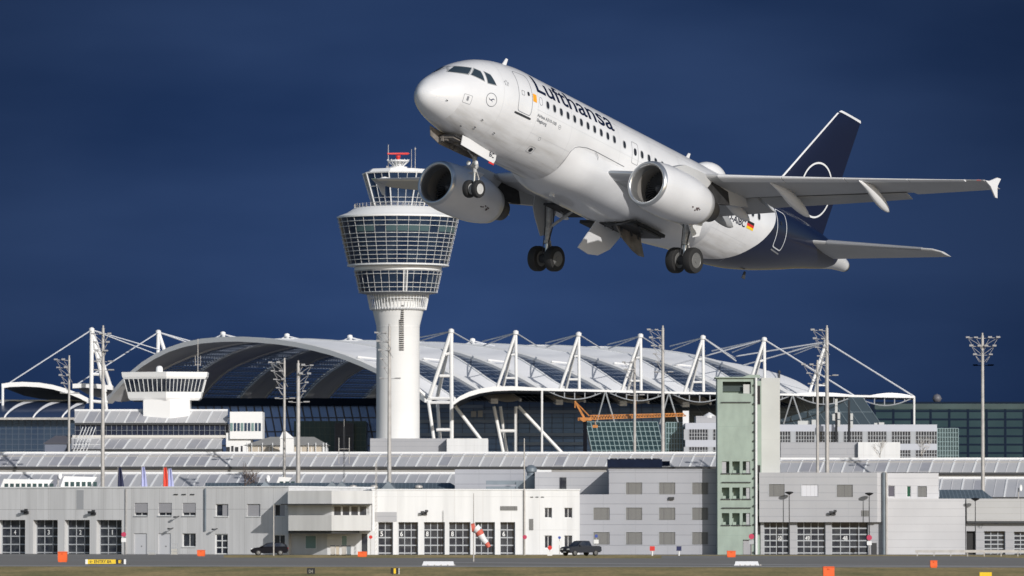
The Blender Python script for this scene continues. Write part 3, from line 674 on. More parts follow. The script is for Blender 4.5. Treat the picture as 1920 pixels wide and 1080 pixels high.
for side in (-1, 1):
    g = E('main_landing_gear', (0,0,0)); g.parent = AC; Y = 3.8*side
    for dy in (-.46, .46): wheel(g, (16.18, Y+dy, -3.74), .575, .42)
    M().tube((15.75, Y, -1.2), (16.06, Y, -3.0), .14, .13, 14).tube((16.06,Y,-2.95),(16.06,Y,-3.08),.17,.17,14).obj('strut', strutm, g, ang=.6)
    M().tube((16.06, Y, -3.0), (16.16, Y, -3.74), .09, .09, 12).obj('piston', acmetal, g, ang=.6)
    M().tube((16.17, Y-.46, -3.74), (16.17, Y+.46, -3.74), .085, .085, 12).obj('axle', strutm, g, ang=.6)
    tq = M(); tq.tube((16.2,Y,-2.95),(16.55,Y,-3.3),.05).tube((16.55,Y,-3.3),(16.25,Y,-3.66),.05); tq.obj('torque_link', strutm, g)
    M().tube((16.0, Y, -2.35), (16.0, Y-side*1.45, -1.35), .07).tube((16.0, Y-side*.75, -1.87),(16.0, Y-side*.3, -1.35), .04).obj('side_stay', strutm, g)
    hs_ = M()
    hs_.path([(15.9,Y-.14,-1.4),(16.05,Y-.16,-2.2),(15.95,Y-.15,-3.0),(16.12,Y-.2,-3.6)], .025, 5).path([(15.6,Y+.14,-1.4),(15.9,Y+.17,-2.3),(15.98,Y+.15,-3.1),(16.1,Y+.2,-3.6)], .022, 5)
    hs_.obj('brake_hoses', darkst, g)
    M().tube((16.17,Y-.26,-3.74),(16.17,Y+.26,-3.74),.2,.2,16).obj('brake_pack', darkst, g)
    yd = Y + side*.30
    prof = [(14.95,-1.12),(16.75,-1.10),(16.62,-1.75),(16.42,-2.55),(15.95,-2.75),(15.35,-2.1),(15.0,-1.7)]
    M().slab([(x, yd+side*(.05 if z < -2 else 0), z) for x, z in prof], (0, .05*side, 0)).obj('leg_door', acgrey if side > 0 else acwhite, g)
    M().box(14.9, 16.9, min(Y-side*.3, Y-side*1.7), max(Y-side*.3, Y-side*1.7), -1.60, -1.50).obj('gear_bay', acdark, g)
    # inner door hanging from the keel
    yk = .42*side
    prof = [(15.0,-2.22),(16.9,-2.12),(16.95,-2.5),(16.6,-3.15),(15.95,-3.62),(15.3,-3.75),(14.45,-3.68),(14.75,-2.9)] if side > 0 else [(15.0,-2.22),(17.1,-2.10),(17.1,-2.6),(17.3,-3.3),(16.9,-3.35),(16.4,-3.25),(15.6,-2.9)]
    M().slab([(x, yk+side*(-.25*(z+2.2)), z) for x, z in prof], (0, .06*side, 0)).obj('inner_gear_door', acwhite if side > 0 else grime_shade, g)  # port door: shade on its inner side is put into the colour
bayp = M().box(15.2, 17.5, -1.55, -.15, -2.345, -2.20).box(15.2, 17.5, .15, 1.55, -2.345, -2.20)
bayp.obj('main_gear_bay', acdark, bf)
bx = M().box(15.1, 17.3, -1.5, .1, -2.44, -2.36)
for i in range(14):
    rr = random.Random(i); x = rr.uniform(15, 17.4); y = rr.uniform(-1.6, .2); bx.tube((x, y, -2.3), (x+rr.uniform(-.3,.3), y+rr.uniform(-.2,.2), -2.3-rr.uniform(.1,.5)), .05)
bx.obj('bay_hydraulics', darkst, bf)
ng = E('nose_landing_gear', (0,0,0)); ng.parent = AC
for dy in (-.24, .24): wheel(ng, (5.42, dy, -3.66), .385, .24)
M().tube((4.95,0,-1.9),(5.28,0,-2.95),.10,.09,14).tube((5.2,0,-2.55),(5.23,0,-2.75),.14,.14,14).obj('strut', strutm, ng, ang=.6)
M().tube((5.26,0,-2.9),(5.42,0,-3.66),.055,.055,12).obj('piston', acmetal, ng, ang=.6)
M().tube((5.42,-.26,-3.66),(5.42,.26,-3.66),.05).obj('axle', strutm, ng)
M().tube((5.35,0,-2.85),(5.65,0,-3.15),.03).tube((5.65,0,-3.15),(5.46,0,-3.5),.03).obj('torque_link', strutm, ng)
M().tube((5.15,0,-2.4),(4.0,0,-1.95),.05).tube((5.2,-.12,-2.7),(5.2,.12,-2.7),.12).obj('drag_stay', strutm, ng)
for dy in (-.2, .2): M().rev([(.10,-.03),(.11,.0),(.03,.08)], (5.0, dy, -2.62), 16, 'x').obj('landing_light', P('lamp_glass', (.8,.8,.78), .1) if dy < 0 else bpy.data.materials['lamp_glass'], ng, smooth=True)
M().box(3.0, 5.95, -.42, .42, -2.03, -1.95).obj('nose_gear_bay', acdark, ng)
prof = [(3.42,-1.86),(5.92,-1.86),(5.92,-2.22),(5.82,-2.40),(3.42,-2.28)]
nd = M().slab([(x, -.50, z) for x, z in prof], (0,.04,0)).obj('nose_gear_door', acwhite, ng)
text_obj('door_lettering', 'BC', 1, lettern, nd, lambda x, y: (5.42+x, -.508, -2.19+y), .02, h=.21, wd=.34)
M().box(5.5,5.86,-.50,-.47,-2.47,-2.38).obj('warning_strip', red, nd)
nd2 = M().slab([(x, .50, z) for x, z in [(2.35,-1.75),(5.92,-1.86),(5.9,-2.25),(5.0,-2.30),(3.2,-2.32),(2.5,-2.15)]], (0,.04,0)).obj('nose_gear_door', grime_shade, ng)
eq = M().box(3.0, 5.1, -.35, .40, -2.10, -2.035)
for i in range(16):
    rr = random.Random(40+i); x = rr.uniform(2.9, 4.9); y = rr.uniform(-.3, .4); eq.box(x, x+rr.uniform(.1,.35), y, y+rr.uniform(.05,.2), -2.03-rr.uniform(.05,.28), -2.02)
eq.obj('bay_equipment', grime_shade, ng)
# ================================================================ fire station row
def pipe(fr, px, py0, py1, v=-.12, r=.09, mat=None, name='downpipe_or_shade_strip'):
    u, z1 = fr.L(px, py0, v); _, z0 = fr.L(px, py1, v); return M().tube((u, v, max(0, z0)), (u, v, z1), r, r, 8).obj(name, mat or galv, fr.root)
def flood(fr, px, py, v=-.5):   # twin wall floodlight
    u, z = fr.L(px, py, v); o = M().box(u-.35, u+.35, v+.3, v+.5, z-.25, z+.1).tube((u, v+.3, z), (u-.1, v-.1, z+.1), .05).obj('wall_floodlight', darkst, fr.root)
    M().box(u-.5, u-.05, v-.2, v+.05, z-.05, z+.25).box(u+.05, u+.45, v-.15, v+.1, z+.1, z+.4).obj('lamp_head', darkst, o); return o
def roofcap(fr, rect, depth, h=.25, mat=None, v=0):
    u0, u1, z0, z1 = rect; return M().box(u0-.08, u1+.08, v-.08, v+depth+.08, z1, z1+h).obj('roof_edge', mat or frame_w, fr.root)
# --- left hall with numbered doors 4-1 and its offices
A = Fr('fire_station_hall', -60, 763, -28, 'long grey fire station hall with garage doors numbered 4 to 1')
doors = [(-3,975,47,1041),(62,975,108,1041),(121,975,168,1041),(181,975,228,1041)]
gr = [A.R(b) for b in doors]; gr = [(r[0], r[1], -1, r[3], 1.05) for r in gr]
win_s = [(252,943,277,967),(297,943,322,967),(342,943,367,967)]
win_d = [(404,945,428,968),(463,945,488,968),(514,946,534,968)]
win_g = [(342,1000,367,1025),(513,1003,534,1030)]
dr_l = [(251,1000,275,1042),(297,1000,320,1042)]; dr_g = [(403,1001,427,1042)]
rW = A.R((-60,916,541,1041)); holes = gr + [A.R(b) for b in win_s+win_d+win_g] + [(lambda r: (r[0],r[1],-1,r[3]))(A.R(b)) for b in dr_l+dr_g]
A.wall('wall', rW, 22, greyw, holes, rev=.35)
roofcap(A, rW, 22, .18)
for b, n in zip(doors, '4321'):
    o, r, y = garage(A, b, rev=1.05, nx=3, ny=4, num=n)
    digits(A, n, (b[0]+b[2])/2, 998, y-.09, h=.62, parent=o, wd=.34 if n != '1' else .14, u=(r[0]+r[1])/2)
for b in win_s:
    r = A.R(b); r2 = (r[0], r[1], r[2]+.35, r[3]); o = A.window(r, rev=.35, nx=2)
    M().box(r[0]+.02, r[1]-.02, .08, .14, r[2]+.40, r[3]-.02).obj('roller_shutter', shutter, o)
    M().box(r[0]-.08, r[1]+.08, -.12, .05, r[2]-.10, r[2]-.02).obj('sill', frame_g, o)
for i, b in enumerate(win_d+win_g):
    r = A.R(b); o = A.window(r, rev=.35, nx=2)
    if i in (1,): M().box(r[0]+.04, r[1]-.04, .16, .18, r[2]+.05, r[3]-.05).obj('blind', shutter, o)
    elif i in (0, 2): M().box((r[0]+r[1])/2, r[1]-.04, .16, .18, r[2]+.05, r[3]-.05).obj('blind', shutter, o)
    M().box(r[0]-.08, r[1]+.08, -.10, .05, r[2]-.10, r[2]-.02).obj('sill', frame_w, o)
for b in dr_l:
    r = A.R(b); o = M().box(r[0]+.02, r[1]-.02, .12, .20, .02, r[3]-.02).obj('door', P('white_door', (.60,.61,.64), .5) if b is dr_l[0] else bpy.data.materials['white_door'], A.root)
    M().box((r[0]+r[1])/2+.1, (r[0]+r[1])/2+.22, .06, .12, 1.0, 1.1).obj('handle', darkst, o)
r = A.R(dr_g[0]); r = (r[0], r[1], .02, r[3]); A.window(r, rev=.35, nx=2, ny=3, fw=.14, name='glass_door')
pipe(A, 385, 916, 995, r=.13, mat=concrete_duct); pipe(A, 236, 916, 1040, r=.06)  # first pipe stands in for a dark shadow strip on the wall
u, z = A.L(151, 937); M().box(u-.55, u+.5, -.03, .0, z-1.25, z+1.25).obj('vent_panel', P('panel_grey', (.36,.37,.39), .5), A.root)
flood(A, 46, 960); flood(A, 172, 962)
ll = M()
for px in (330,345,361): u, z = A.L(px, 927); ll.box(u-.3, u+.3, -.1, 0, z-.06, z+.06)
ll.obj('vent_slots', darkst, A.root)
for px, py in ((408,991),(336,968),(325,990)):
    u, z = A.L(px, py); M().tube((u, 0, z), (u-.25, -.6, z-.1), .05).box(u-.42, u-.15, -.8, -.5, z-.2, z).obj('wall_lamp', darkst, A.root)
# --- projecting corner block
class Corner:
    pass
Cb = Fr('fire_station_lookout', 622, 728, 0, 'two storey corner block with a projecting upper floor and four dark windows')
def cpt(px, Y): return ((px-960)/FPX*Y - Cb.o.x, Y - Cb.o.y)
def zat(py, Y): return W(960, py, Y).z
def cfp(l_, c, r, ext=0):   # footprint: left px, corner px, right px
    return [cpt(l_, 736), cpt(c, 728 - ext), cpt(r, 741), cpt(r, 752), cpt(l_, 752)]
FP_up = [cpt(540, 738.5), cpt(622, 727), cpt(692, 733.5), cpt(700, 741), cpt(700, 754), cpt(540, 754)]
FP_up = [cpt(540, 736), cpt(622, 733), cpt(698, 735.5), cpt(698, 756), cpt(540, 756)]
FP_in = [cpt(541, 737.5), cpt(622, 734.5), cpt(697, 737), cpt(697, 755), cpt(541, 755)]
FP_gr = [cpt(533, 741.5), cpt(614, 738), cpt(703, 741), cpt(703, 755), cpt(533, 755)]
zt = zat(920, 734); z1 = zat(944.5, 734); z2 = zat(966, 734); z3 = zat(995, 734)
cg = P('corner_block_wall', (.60,.605,.61), .7, noise=(.9,.14), streak=.9)
M().prism(FP_up, z1, zt).obj('roof_fascia', cg, Cb.root)
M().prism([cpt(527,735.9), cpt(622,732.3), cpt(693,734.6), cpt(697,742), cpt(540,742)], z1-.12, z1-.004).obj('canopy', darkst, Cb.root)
M().prism(FP_in, z2, z1-.13).obj('window_band_wall', cg, Cb.root)
FPm = [cpt(541, 736.2), cpt(622, 733.2), cpt(697, 735.7), cpt(697, 754), cpt(541, 754)]
M().prism(FPm, z3, z2).obj('wall', cg, Cb.root)
M().prism(FP_gr, 0, z3).obj('ground_floor_wall', cg, Cb.root)
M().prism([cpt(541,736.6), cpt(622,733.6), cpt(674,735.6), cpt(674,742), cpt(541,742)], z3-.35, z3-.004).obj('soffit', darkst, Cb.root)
def onface(a, b, off, px):   # point on face line a-b at pixel px
    A_ = Vector((a[0]+Cb.o.x, a[1]+Cb.o.y)); B_ = Vector((b[0]+Cb.o.x, b[1]+Cb.o.y)); D = B_-A_; k = (px-960)/FPX
    t = (k*A_.y - A_.x)/(D.x - k*D.y); p = A_ + D*t; n = Vector((D.y, -D.x)).normalized()*off; return p.x+n.x-Cb.o.x, p.y+n.y-Cb.o.y
def facewin(a, b, x0, x1, y0, y1, mat, off=.03, name='window', fr=True):
    p = onface(a, b, off, x0); q = onface(a, b, off, x1); Y = p[1]+Cb.o.y; za, zb = zat(y1, Y), zat(y0, Y)
    o = M().slab([(p[0],p[1],za),(q[0],q[1],za),(q[0],q[1],zb),(p[0],p[1],zb)], (0,.05,0)).obj(name, frame_w if fr else mat, Cb.root)
    if fr:
        p2 = onface(a, b, off+.03, x0+1); q2 = onface(a, b, off+.03, x1-1)
        M().slab([(p2[0],p2[1],za+.06),(q2[0],q2[1],za+.06),(q2[0],q2[1],zb-.05),(p2[0],p2[1],zb-.05)], (0,.02,0)).obj('pane', mat, o)
for x0 in (625.5, 641.5, 657.5, 673.5): facewin(FP_in[1], FP_in[2], x0, x0+14.5, 949, 974, dglass)
facewin(FP_gr[0], FP_gr[1], 573, 594, 1004, 1029, bpy.data.materials['green_blind_pane']); facewin(FP_gr[1], FP_gr[2], 640, 651, 1004, 1026, greenpane)
facewin(FP_gr[1], FP_gr[2], 677, 690, 1000, 1043, dglass, name='glass_door')
# --- central white hall
D = Fr('white_fire_station_hall', 698, 742, 5, 'bright white fire station hall with a row of glazed garage doors behind the windsock')
dd = [(709,979,737,1044),(747,979,784,1044),(795,979,834,1044),(842,979,882,1044),(891,979,928,1044),(938,979,966,1044)]
wd = [(1021,952,1035,971),(1058,952,1073,971),(1021,1004,1035,1028),(1058,1004,1073,1028)]
gr = [(lambda r: (r[0], r[1], -1, r[3], .8))(D.R(b)) for b in dd]; rD = D.R((698,919,1087,1044))
D.wall('wall', rD, 20, whitew, gr + [D.R(b) for b in wd], rev=.4); roofcap(D, rD, 20, .15)
for b, n, nx in zip(dd, ['5', '6', '8', '8', '', '6'], (2,3,3,3,3,2)):
    o, r, y = garage(D, b, rev=.8, nx=nx, ny=4)
    if n: digits(D, n, b[0], 1001, y-.09, h=.62, parent=o, u=r[0]+(r[1]-r[0])*(.5/3 if nx == 3 else .25))
for b in wd: D.window(D.R(b), rev=.4, nx=2); 
for b, mt in (((938,949,970,957), louver), ((992,973,1000,994), louver)):
    r = D.R(b); M().box(r[0], r[1], -.06, 0, r[2], r[3]).obj('vent_grille', mt, D.root)
r = D.R((703,960,744,978)); M().box(r[0], r[1], -.05, 0, r[2], r[3]).obj('grey_panel', greyclad2, D.root)
flood(D, 796, 962); pipe(D, 983, 919, 1043, r=.13, mat=galv)
ll = M()
for px in (997,1007,1017): u, z = D.L(px, 932); ll.box(u-.18, u+.18, -.08, 0, z-.05, z+.05)
ll.obj('vent_slots', darkst, D.root)
# --- three storey grey office
G = Fr('grey_office_block', 1085, 747, 0, 'grey three storey office block with louvred windows left of the green drill tower')
wn = [(x, y, x+31, y+24) for y, xs in ((904,(1173,1235,1297)),(951,(1112,1173,1235,1297)),(997,(1112,1173,1235,1297))) for x in xs]
rG1 = G.R((1085,927,1350,1045)); rG2 = G.R((1142,881,1350,927))
u0 = rG2[0]
G.wall('wall', (rG1[0], rG1[1], 0, rG1[3]), 18, greyclad, [G.R(b) for b in wn if b[1] > 930], rev=.25)
G.wall('upper_wall', (u0, rG2[1], rG1[3]+.003, rG2[3]), 18, greyclad, [G.R(b) for b in wn if b[1] < 930], rev=.25, base=False)
rb = G.R((1003,885,1143,930), 7); G.wall('set_back_wall', rb, 8, greyclad2, [], v=7, base=True)
r = G.R((1050,895,1062,920), 6.95); M().box(r[0], r[1], 6.85, 7.0, r[2], r[3]).obj('roof_door', dglass, G.root)
for b in wn: G.louvre(G.R(b))
roofcap(G, (u0, rG2[1], 0, rG2[3]), 18, .12, greyclad)
u, z = G.L(1261, 934); M().box(u-.5, u+.2, -.35, -.02, z-.18, z+.15).obj('wall_lamp', darkst, G.root)
# rooftop plant: long dark cooler, ducts
rt = Fr('rooftop_cooler', 1139, 755, 0, 'long dark blue rooftop cooling unit lying on the grey office roof', 'cooling unit')
u0, u1, z0, z1 = rt.R((1139,861,1256,878)); m_ = M(); rt.root.location.z = 0
m_.box(u0, u1-1, 0, 2.4, z0+.1, z1).box(u1-1, u1, .3, 2.1, z0+.3, z1-.25); m_.obj('casing', P('navy_casing', (.008,.014,.036), .8, noise=(1,.3), spec=.15), rt.root)
lg = M(); 
for i in range(9): lg.box(u0+.2+i*.85, u0+.35+i*.85, .2, .35, rG2[3], z0+.1)
lg.obj('feet', darkst, rt.root)
vn = M()
for i in range(6): vn.rev([(.45, z1), (.45, z1+.12)], (u0+.8+i*1.1, 1.2, 0), 12)
vn.obj('fan_rings', darkst, rt.root)
# grey block behind the white hall, with its zinc duct
H = Fr('grey_annex', 853, 764, 0, 'low grey panelled annex behind the white fire station hall roof')
rH = H.R((853,880,1012,921)); H.wall('wall', rH, 10, greyclad, []); 
hw = H.R((1002,881,1034,893), -1.5); M().box(hw[0], hw[1], -1.5, 2, hw[2], hw[3]).obj('white_canopy', frame_w, H.root)
Du = Fr('ventilation_duct', 911, 758, 0, 'grey zinc ventilation duct with a round cowl on the flat roof behind the white hall', 'ventilation duct')
m_ = M(); 
for b in ((911,901,988,908.5),(911,912,988,919)): r = Du.R(b); m_.box(r[0], r[1], 0, 1.2, r[2], r[3])
r = Du.R((969,903,985,921)); m_.box(r[0]-.1, r[1], -.2, 1.5, r[2]-.5, r[3])
m_.obj('duct', concrete_duct, Du.root)
r = Du.R((986,892,1010,921)); M().box(r[0], r[1], -.4, 1.4, r[2]-.6, r[3]).box(r[1], r[1]+.7, 0, 1, r[2], r[2]+.5).obj('fan_casing', concrete_duct, Du.root)
u, z = Du.L(996, 892); M().rev([(.55,z-.02),(.55,z+.35),(.72,z+.55),(.72,z+1.0),(.35,z+1.35),(.1,z+1.4)], (u,.5,0), 20).obj('cowl', concrete_duct, Du.root, ang=.6)
# --- green drill tower
T = Fr('drill_tower', 1345, 743.8, 0, 'tall pale green concrete fire drill tower with open window holes', 'tower')
th_ = [(x0, y0, x1, y1) for y0, y1 in ((865,887),(914,935),(962,984)) for x0, x1 in ((1353.5,1367.5),(1373,1387),(1392.5,1406.5))]
top_ = (1355,715.5,1408,738); drr = (1393,1012,1410,1046)
rT = T.R((1345,709,1418,1046)); hT = [T.R(b) for b in th_] + [T.R(top_)] + [(lambda r: (r[0],r[1],-1,r[3]))(T.R(drr))]
T.wall('wall', rT, 5.2, greenw, hT, rev=1.3)
for b in th_:
    r = T.R(b); o = M().box(r[0]-.12, r[1]+.12, -.14, -.004, r[2]-.14, r[2]-.01).obj('window_ledge', darkst, T.root)
    if b[0] > 1390 or (b[1] < 870 and b[0] < 1360): M().box(r[0]+(.45 if b[0] > 1390 else .02), r[1]-(.02 if b[0] > 1390 else .4), .15, .22, r[2]+.01, r[3]-.02-(.0)).obj('shutter', greyclad2, o)
    M().box(r[0]+.05, r[0]+.5, .2, 1.0, r[2]+.01, r[2]+.35).obj('inner_step', greenw, o)
for b in ((1353,903.5,1408,905),(1353,951.5,1408,953),(1352,753.5,1408,755)):
    r = T.R(b); M().box(r[0], r[1], -.22, -.12, r[2], r[3]).box(r[0]+.1, r[0]+.2, -.12, -.003, r[2], r[3]).box(r[1]-.2, r[1]-.1, -.12, -.003, r[2], r[3]).obj('drill_bar', darkst, T.root)
r = T.R(top_); M().box(r[0], r[1], 1.0, 1.2, r[2]+.3, r[3]).obj('inner_wall', P('inner_dark', (.05,.07,.07), .8), T.root)
M().box(r[1]-.95, r[1]-.02, .3, .4, r[2]+.02, r[3]-.35).obj('shutter', lightblock, T.root)
r = T.R(drr); M().box(r[0]+.05, r[1]-.05, .3, .4, .02, r[3]-.05).obj('door', shutter, T.root)
pipe(T, 1417.5, 708, 1044, v=-.25, r=.16, mat=frame_w); 
brk = M()
for i in range(19):
    u, z = T.L(1414, 722+i*17.4); brk.box(u-.12, u+.12, -.3, -.01, z-.08, z+.08)
brk.obj('pipe_brackets', darkst, T.root)
m_ = M(); u0, u1, z0, z1 = rT
m_.slab([(u0-.25,-.3,z1+.01),(u1+.5,-.3,z1+.01),(u1+.5,-.3,z1+.42),(u1-.9,-.3,z1+.42),(u1-1.7,-.3,z1+.16),(u0-.25,-.3,z1+.16)], (0,5.8,0)).obj('roof_slab', greenw, T.root)
r = T.R((1418,714,1428,1046), 2.2); M().box(r[0]+.001, r[1], 2.2, 5.5, 0, r[3]).obj('stair_shaft', greenw, T.root)
for y0, y1 in ((723,758),(872,906),(920,955),(968,1002)): r = T.R((1420,y0,1425.5,y1), 2.1); M().box(r[0], r[1], 2.12, 2.25, r[2], r[3]).obj('shaft_slot', black, T.root)
r = T.R((1427.5,708.5,1463,1046), 3.2); M().box(r[0], r[1], 3.2, 9, 0, r[3]).obj('lift_shaft', lightblock, T.root)
u, z = T.L(1461, 706, 3.4); M().tube((u,3.4,z-.3),(u,3.4,z+.6),.12).tube((u,3.4,z+.5),(u,3.4,z+.8),.25,.1).obj('beacon', darkst, T.root)
# --- right office with doors 50 49 48
Rb = Fr('grey_garage_block', 1423.5, 745, 0, 'grey garage block with doors numbered 50, 49 and 48 under an overhanging upper floor')
dR = [(1432,979,1480,1047),(1494,979,1548,1047),(1559,979,1628,1047)]
gr = [(lambda r: (r[0], r[1], -1, r[3]))(Rb.R(b, .8)) for b in dR]; wn = [(1441,907,1471,931),(1502,908,1534,931),(1568,908,1599,932)]
rU = Rb.R((1423.5,886,1645,979)); rL = Rb.R((1426,979,1661,1047), .8)
Rb.wall('upper_wall', (rU[0], rU[1], rU[2], rU[3]), 16, greyclad2, [Rb.R(b) for b in wn], rev=.25, base=False)
Rb.wall('wall', (rL[0], rL[1], 0, rU[2]-.003), 15, greyclad2, gr, v=.8, rev=.6)
r = Rb.R((1645,886,1661,1047)); M().box(rU[1]+.002, r[1], .3, 15, rU[2]-.0, rU[3]).obj('corner_wall', clad3, Rb.root)
for i, b in enumerate(wn): Rb.louvre(Rb.R(b), mat=(P('white_louvre', (.62,.63,.68), .5, seams=[(0,.5,.05,(.5,.5,.54),0)]) if i == 1 else louver))
for b, n, nx in zip(dR, ('50','49','48'), (4,4,4)):
    o, r, y = garage(Rb, b, v=.8, rev=.6, nx=nx, ny=5, num=n)
    digits(Rb, n, b[0], 1009, y-.09, h=.55, parent=o, wd=.6, u=r[0]+(r[1]-r[0])*(.625 if n == '50' else .375))
flood(Rb, 1562, 962); r = Rb.R((1615,957,1630,968)); M().box(r[0], r[1], -.05, 0, r[2], r[3]).obj('vent_grille', louver, Rb.root)
r = Rb.R((1634,1018,1644,1043), .8); M().box(r[0], r[1], .7, .8, r[2], r[3]).obj('notice_board', darkst, Rb.root)
pipe(Rb, 1657, 886, 1046, v=.1, r=.22, mat=concrete_duct); pipe(Rb, 1662, 886, 1046, v=-.1, r=.14, mat=galv)
# --- 1663-1810
I_ = Fr('pale_clad_building', 1663, 746, 0, 'pale clad two part building with a blank lower wall and small upper windows')
rI = I_.R((1664,887,1760,935), 3); wn = [(1664.5,910,1678,932),(1700,911,1708,932),(1720,911,1738,932)]
I_.wall('upper_wall', rI, 10, clad3, [I_.R(b, 3) for b in wn], v=3, rev=.25)
for i, b in enumerate(wn):
    if i == 2: I_.louvre(I_.R(b, 3), v=3)
    else: I_.window(I_.R(b, 3), v=3, rev=.25, nx=1, gm=(P('purple_blind', (.09,.085,.11), .5) if i == 0 else P('green_glass', (.01,.08,.05), .2)))
rl = I_.R((1664,935,1810,1048)); I_.wall('wall', rl, 2.99, clad3, [])
# --- far right
J = Fr('far_grey_garage', 1811, 747, 0, 'low grey garage building with a dark canopy line and the number 47 on its wall')
dJ = [(1845,996,1885,1047),(1901,997,1940,1047)]; hj = [(lambda r: (r[0], r[1], -1, r[3]))(J.R(b)) for b in dJ + [(1812,996,1829,1047)]]
rJ = J.R((1811,935,1990,1047)); rc = J.R((1811,977,1990,981))
J.wall('wall', (rJ[0], rJ[1], 0, rc[3]), 12, greyclad2, hj, v=0, rev=.7)
M().box(rJ[0], rJ[1], -.7, 11, rc[3]+.003, rJ[3]).obj('upper_fascia', P('fascia_cladding', (.47,.47,.475), .6, noise=(.3,.08), seams=[(2,.78,.05,(.38,.38,.37),.3),(0,6.9,.08,(.36,.36,.36),0)]), J.root)
M().box(rJ[0], rJ[1], -.72, -.60, rc[3]-.28, rc[3]-.0).obj('canopy_gutter', darkst, J.root)
for b in dJ: garage(J, b, rev=.7, nx=3, ny=5)
u, z = J.L(1832.5, 991); text_obj('wall_number', '47', 1, inkm, J.root, lambda x, y: (u+x, -.02, z+y), .02, h=.5, wd=.75)
b = J.R((1812,996,1829,1047)); M().box(b[0]+.02, b[1]-.02, .5, .6, .02, b[3]-.02).obj('opening_shade', black, J.root)  # black panel added as the shade inside the open doorway
# metal pitched roofs behind the row
for nm, px0, px1, py0, py1, Y, lab in (('metal_roof_shed', 1761, 1850, 920, 936, 763, 'dark ribbed metal roof shed behind the pale clad building'), ('metal_roof_shed', 385, 853, 907, 919, 765, 'long dark ribbed metal roof of the shed behind the fire station')):
    k = Fr(nm, px0, Y, 0, lab, 'shed'); r = k.R((px0, py0, px1, py1)); r2 = k.R((px0, py0, px1, py1), 5)
    M().box(r[0], r[1], 0, 8, 0, r[2]-.15).obj('wall', greyclad, k.root)
    M().slab([(r[0], -.3, r[2]-.14), (r[1]+1.0, -.3, r[2]-.14), (r2[1]-.6, 5, r2[3]), (r2[0], 5, r2[3])], (0, 0, .12)).obj('roof', lowroof, k.root)
    if px0 < 500:
        for px in (497, 622, 640, 728): 
            u, z = k.L(px, 919, -.2); M().add([(u-1.2,-.25,z-.1),(u+1.2,-.25,z-.1),(u,-.25,z+1.15),(u,4,z+1.15),(u-1.2,2,z+.3),(u+1.2,2,z+.3)], [(0,1,2),(0,2,3,4),(1,5,3,2)]).obj('roof_gable', concrete_duct, k.root)
        for px in (662, 701, 785):
            u, z = k.L(px, 916, 1); M().rev([(.25,z-.9),(.25,z),(.55,z+.1),(.5,z+.35),(.1,z+.5)], (u,1,0), 16).obj('roof_vent', galv, k.root, ang=.6)
# ================================================================ pier roofs behind
def pier(nm, px0, px1, Y, lab, rows, skew=13, panel=39.5, dark=(), parts=()):
    k = Fr(nm, px0, Y, 0, lab); 
    return k
def sloped(k, pxa, pxb, ytop, ybot, v, rise_v, mat=slate, pitch=39.5, skew=13, phase=10):
    """a slanted roof band: bottom edge in front, top edge rise_v behind"""
    a0, z0 = k.L(pxa, ybot, v); b0, _ = k.L(pxb, ybot, v); a1, z1 = k.L(pxa, ytop, v+rise_v); b1, _ = k.L(pxb, ytop, v+rise_v)
    n = 6; rings = []
    for i in range(n+1):   # slightly curved
        t = i/n; zz = z0+(z1-z0)*(t + .03*sin(pi*t)); rings.append([(a0+(a1-a0)*t, v+rise_v*t, zz), (b0+(b1-b0)*t, v+rise_v*t, zz)])
    o = M().loft(rings, cap=False, closed=False).obj('sloped_roof', mat, k.root, smooth=True)
    ribs = M(); thin = M(); panes = M(); x = pxa+phase-pitch; j = 0; rr = random.Random(int(pxa+ybot))
    while x < pxb:
        for xx, mm_, w_ in ((x, ribs, .22), (x+pitch/2, thin, .08)):
            pts = []
            for i in range(n+1):
                t = i/n; px = xx+skew*t
                if px < pxa-2 or px > pxb+2: continue
                u, _ = k.L(px, ybot, v); zz = z0+(z1-z0)*(t + .03*sin(pi*t)); pts.append((u, v+rise_v*t, zz+.03))
            if len(pts) > 1: mm_.ribbon(pts, (w_, 0, 0), (0, 0, .16 if mm_ is ribs else .08))
        if rr.random() < .38 and x > pxa and x+pitch < pxb-14:
            for q in (0, pitch/2):
                if rr.random() < .75:
                    A4 = []
                    for (dx, t) in ((2.0,.08),(pitch/2-1.2,.08),(pitch/2-1.2,.86),(2.0,.86)):
                        u, _ = k.L(x+q+dx+skew*t, ybot, v); A4.append((u, v+rise_v*t, z0+(z1-z0)*(t+.03*sin(pi*t))+.035))
                    M().slab(A4, (0,0,.03)).obj('skylight', P('skylight_grey', (.36,.365,.40), .4, noise=(.3,.15)) if 'skylight_grey' not in bpy.data.materials else bpy.data.materials['skylight_grey'], o)
        x += pitch
    ribs.box(a1, b1, v+rise_v-.16, v+rise_v-.10, z1-.1, z1+.1); thin.box(a1, b1, v+rise_v-.22, v+rise_v-.17, z1-.1, z1)
    ribs.obj('roof_ribs', frame_w, o); thin.obj('panel_joints', P('joint_pale', (.58,.58,.6), .5) if 'joint_pale' not in bpy.data.materials else bpy.data.materials['joint_pale'], o)
    M().box(a1, b1, v+rise_v-.1, v+rise_v+.5, z1-.05, z1+.22).obj('ridge_edge', frame_w, o)
    M().box(a0, b0, v-.12, v-.02, z0-.30, z0+.02).obj('eave', darkst, o)
    return z0
K = Fr('pier_building', -60, 800, 0, 'very long low pier building with sloped ribbed grey roofs behind the fire station')
z0 = sloped(K, -60, 1346, 850, 875, 14, 4.2)
u0, zb = K.L(-60, 886, 13); u1, _ = K.L(1346, 886, 13); M().box(u0, u1, 14.2, 17, 0, z0-.28).obj('upper_wall', fascia, K.root)
z1_ = sloped(K, -60, 856, 888, 917, 6, 5.5, phase=24)
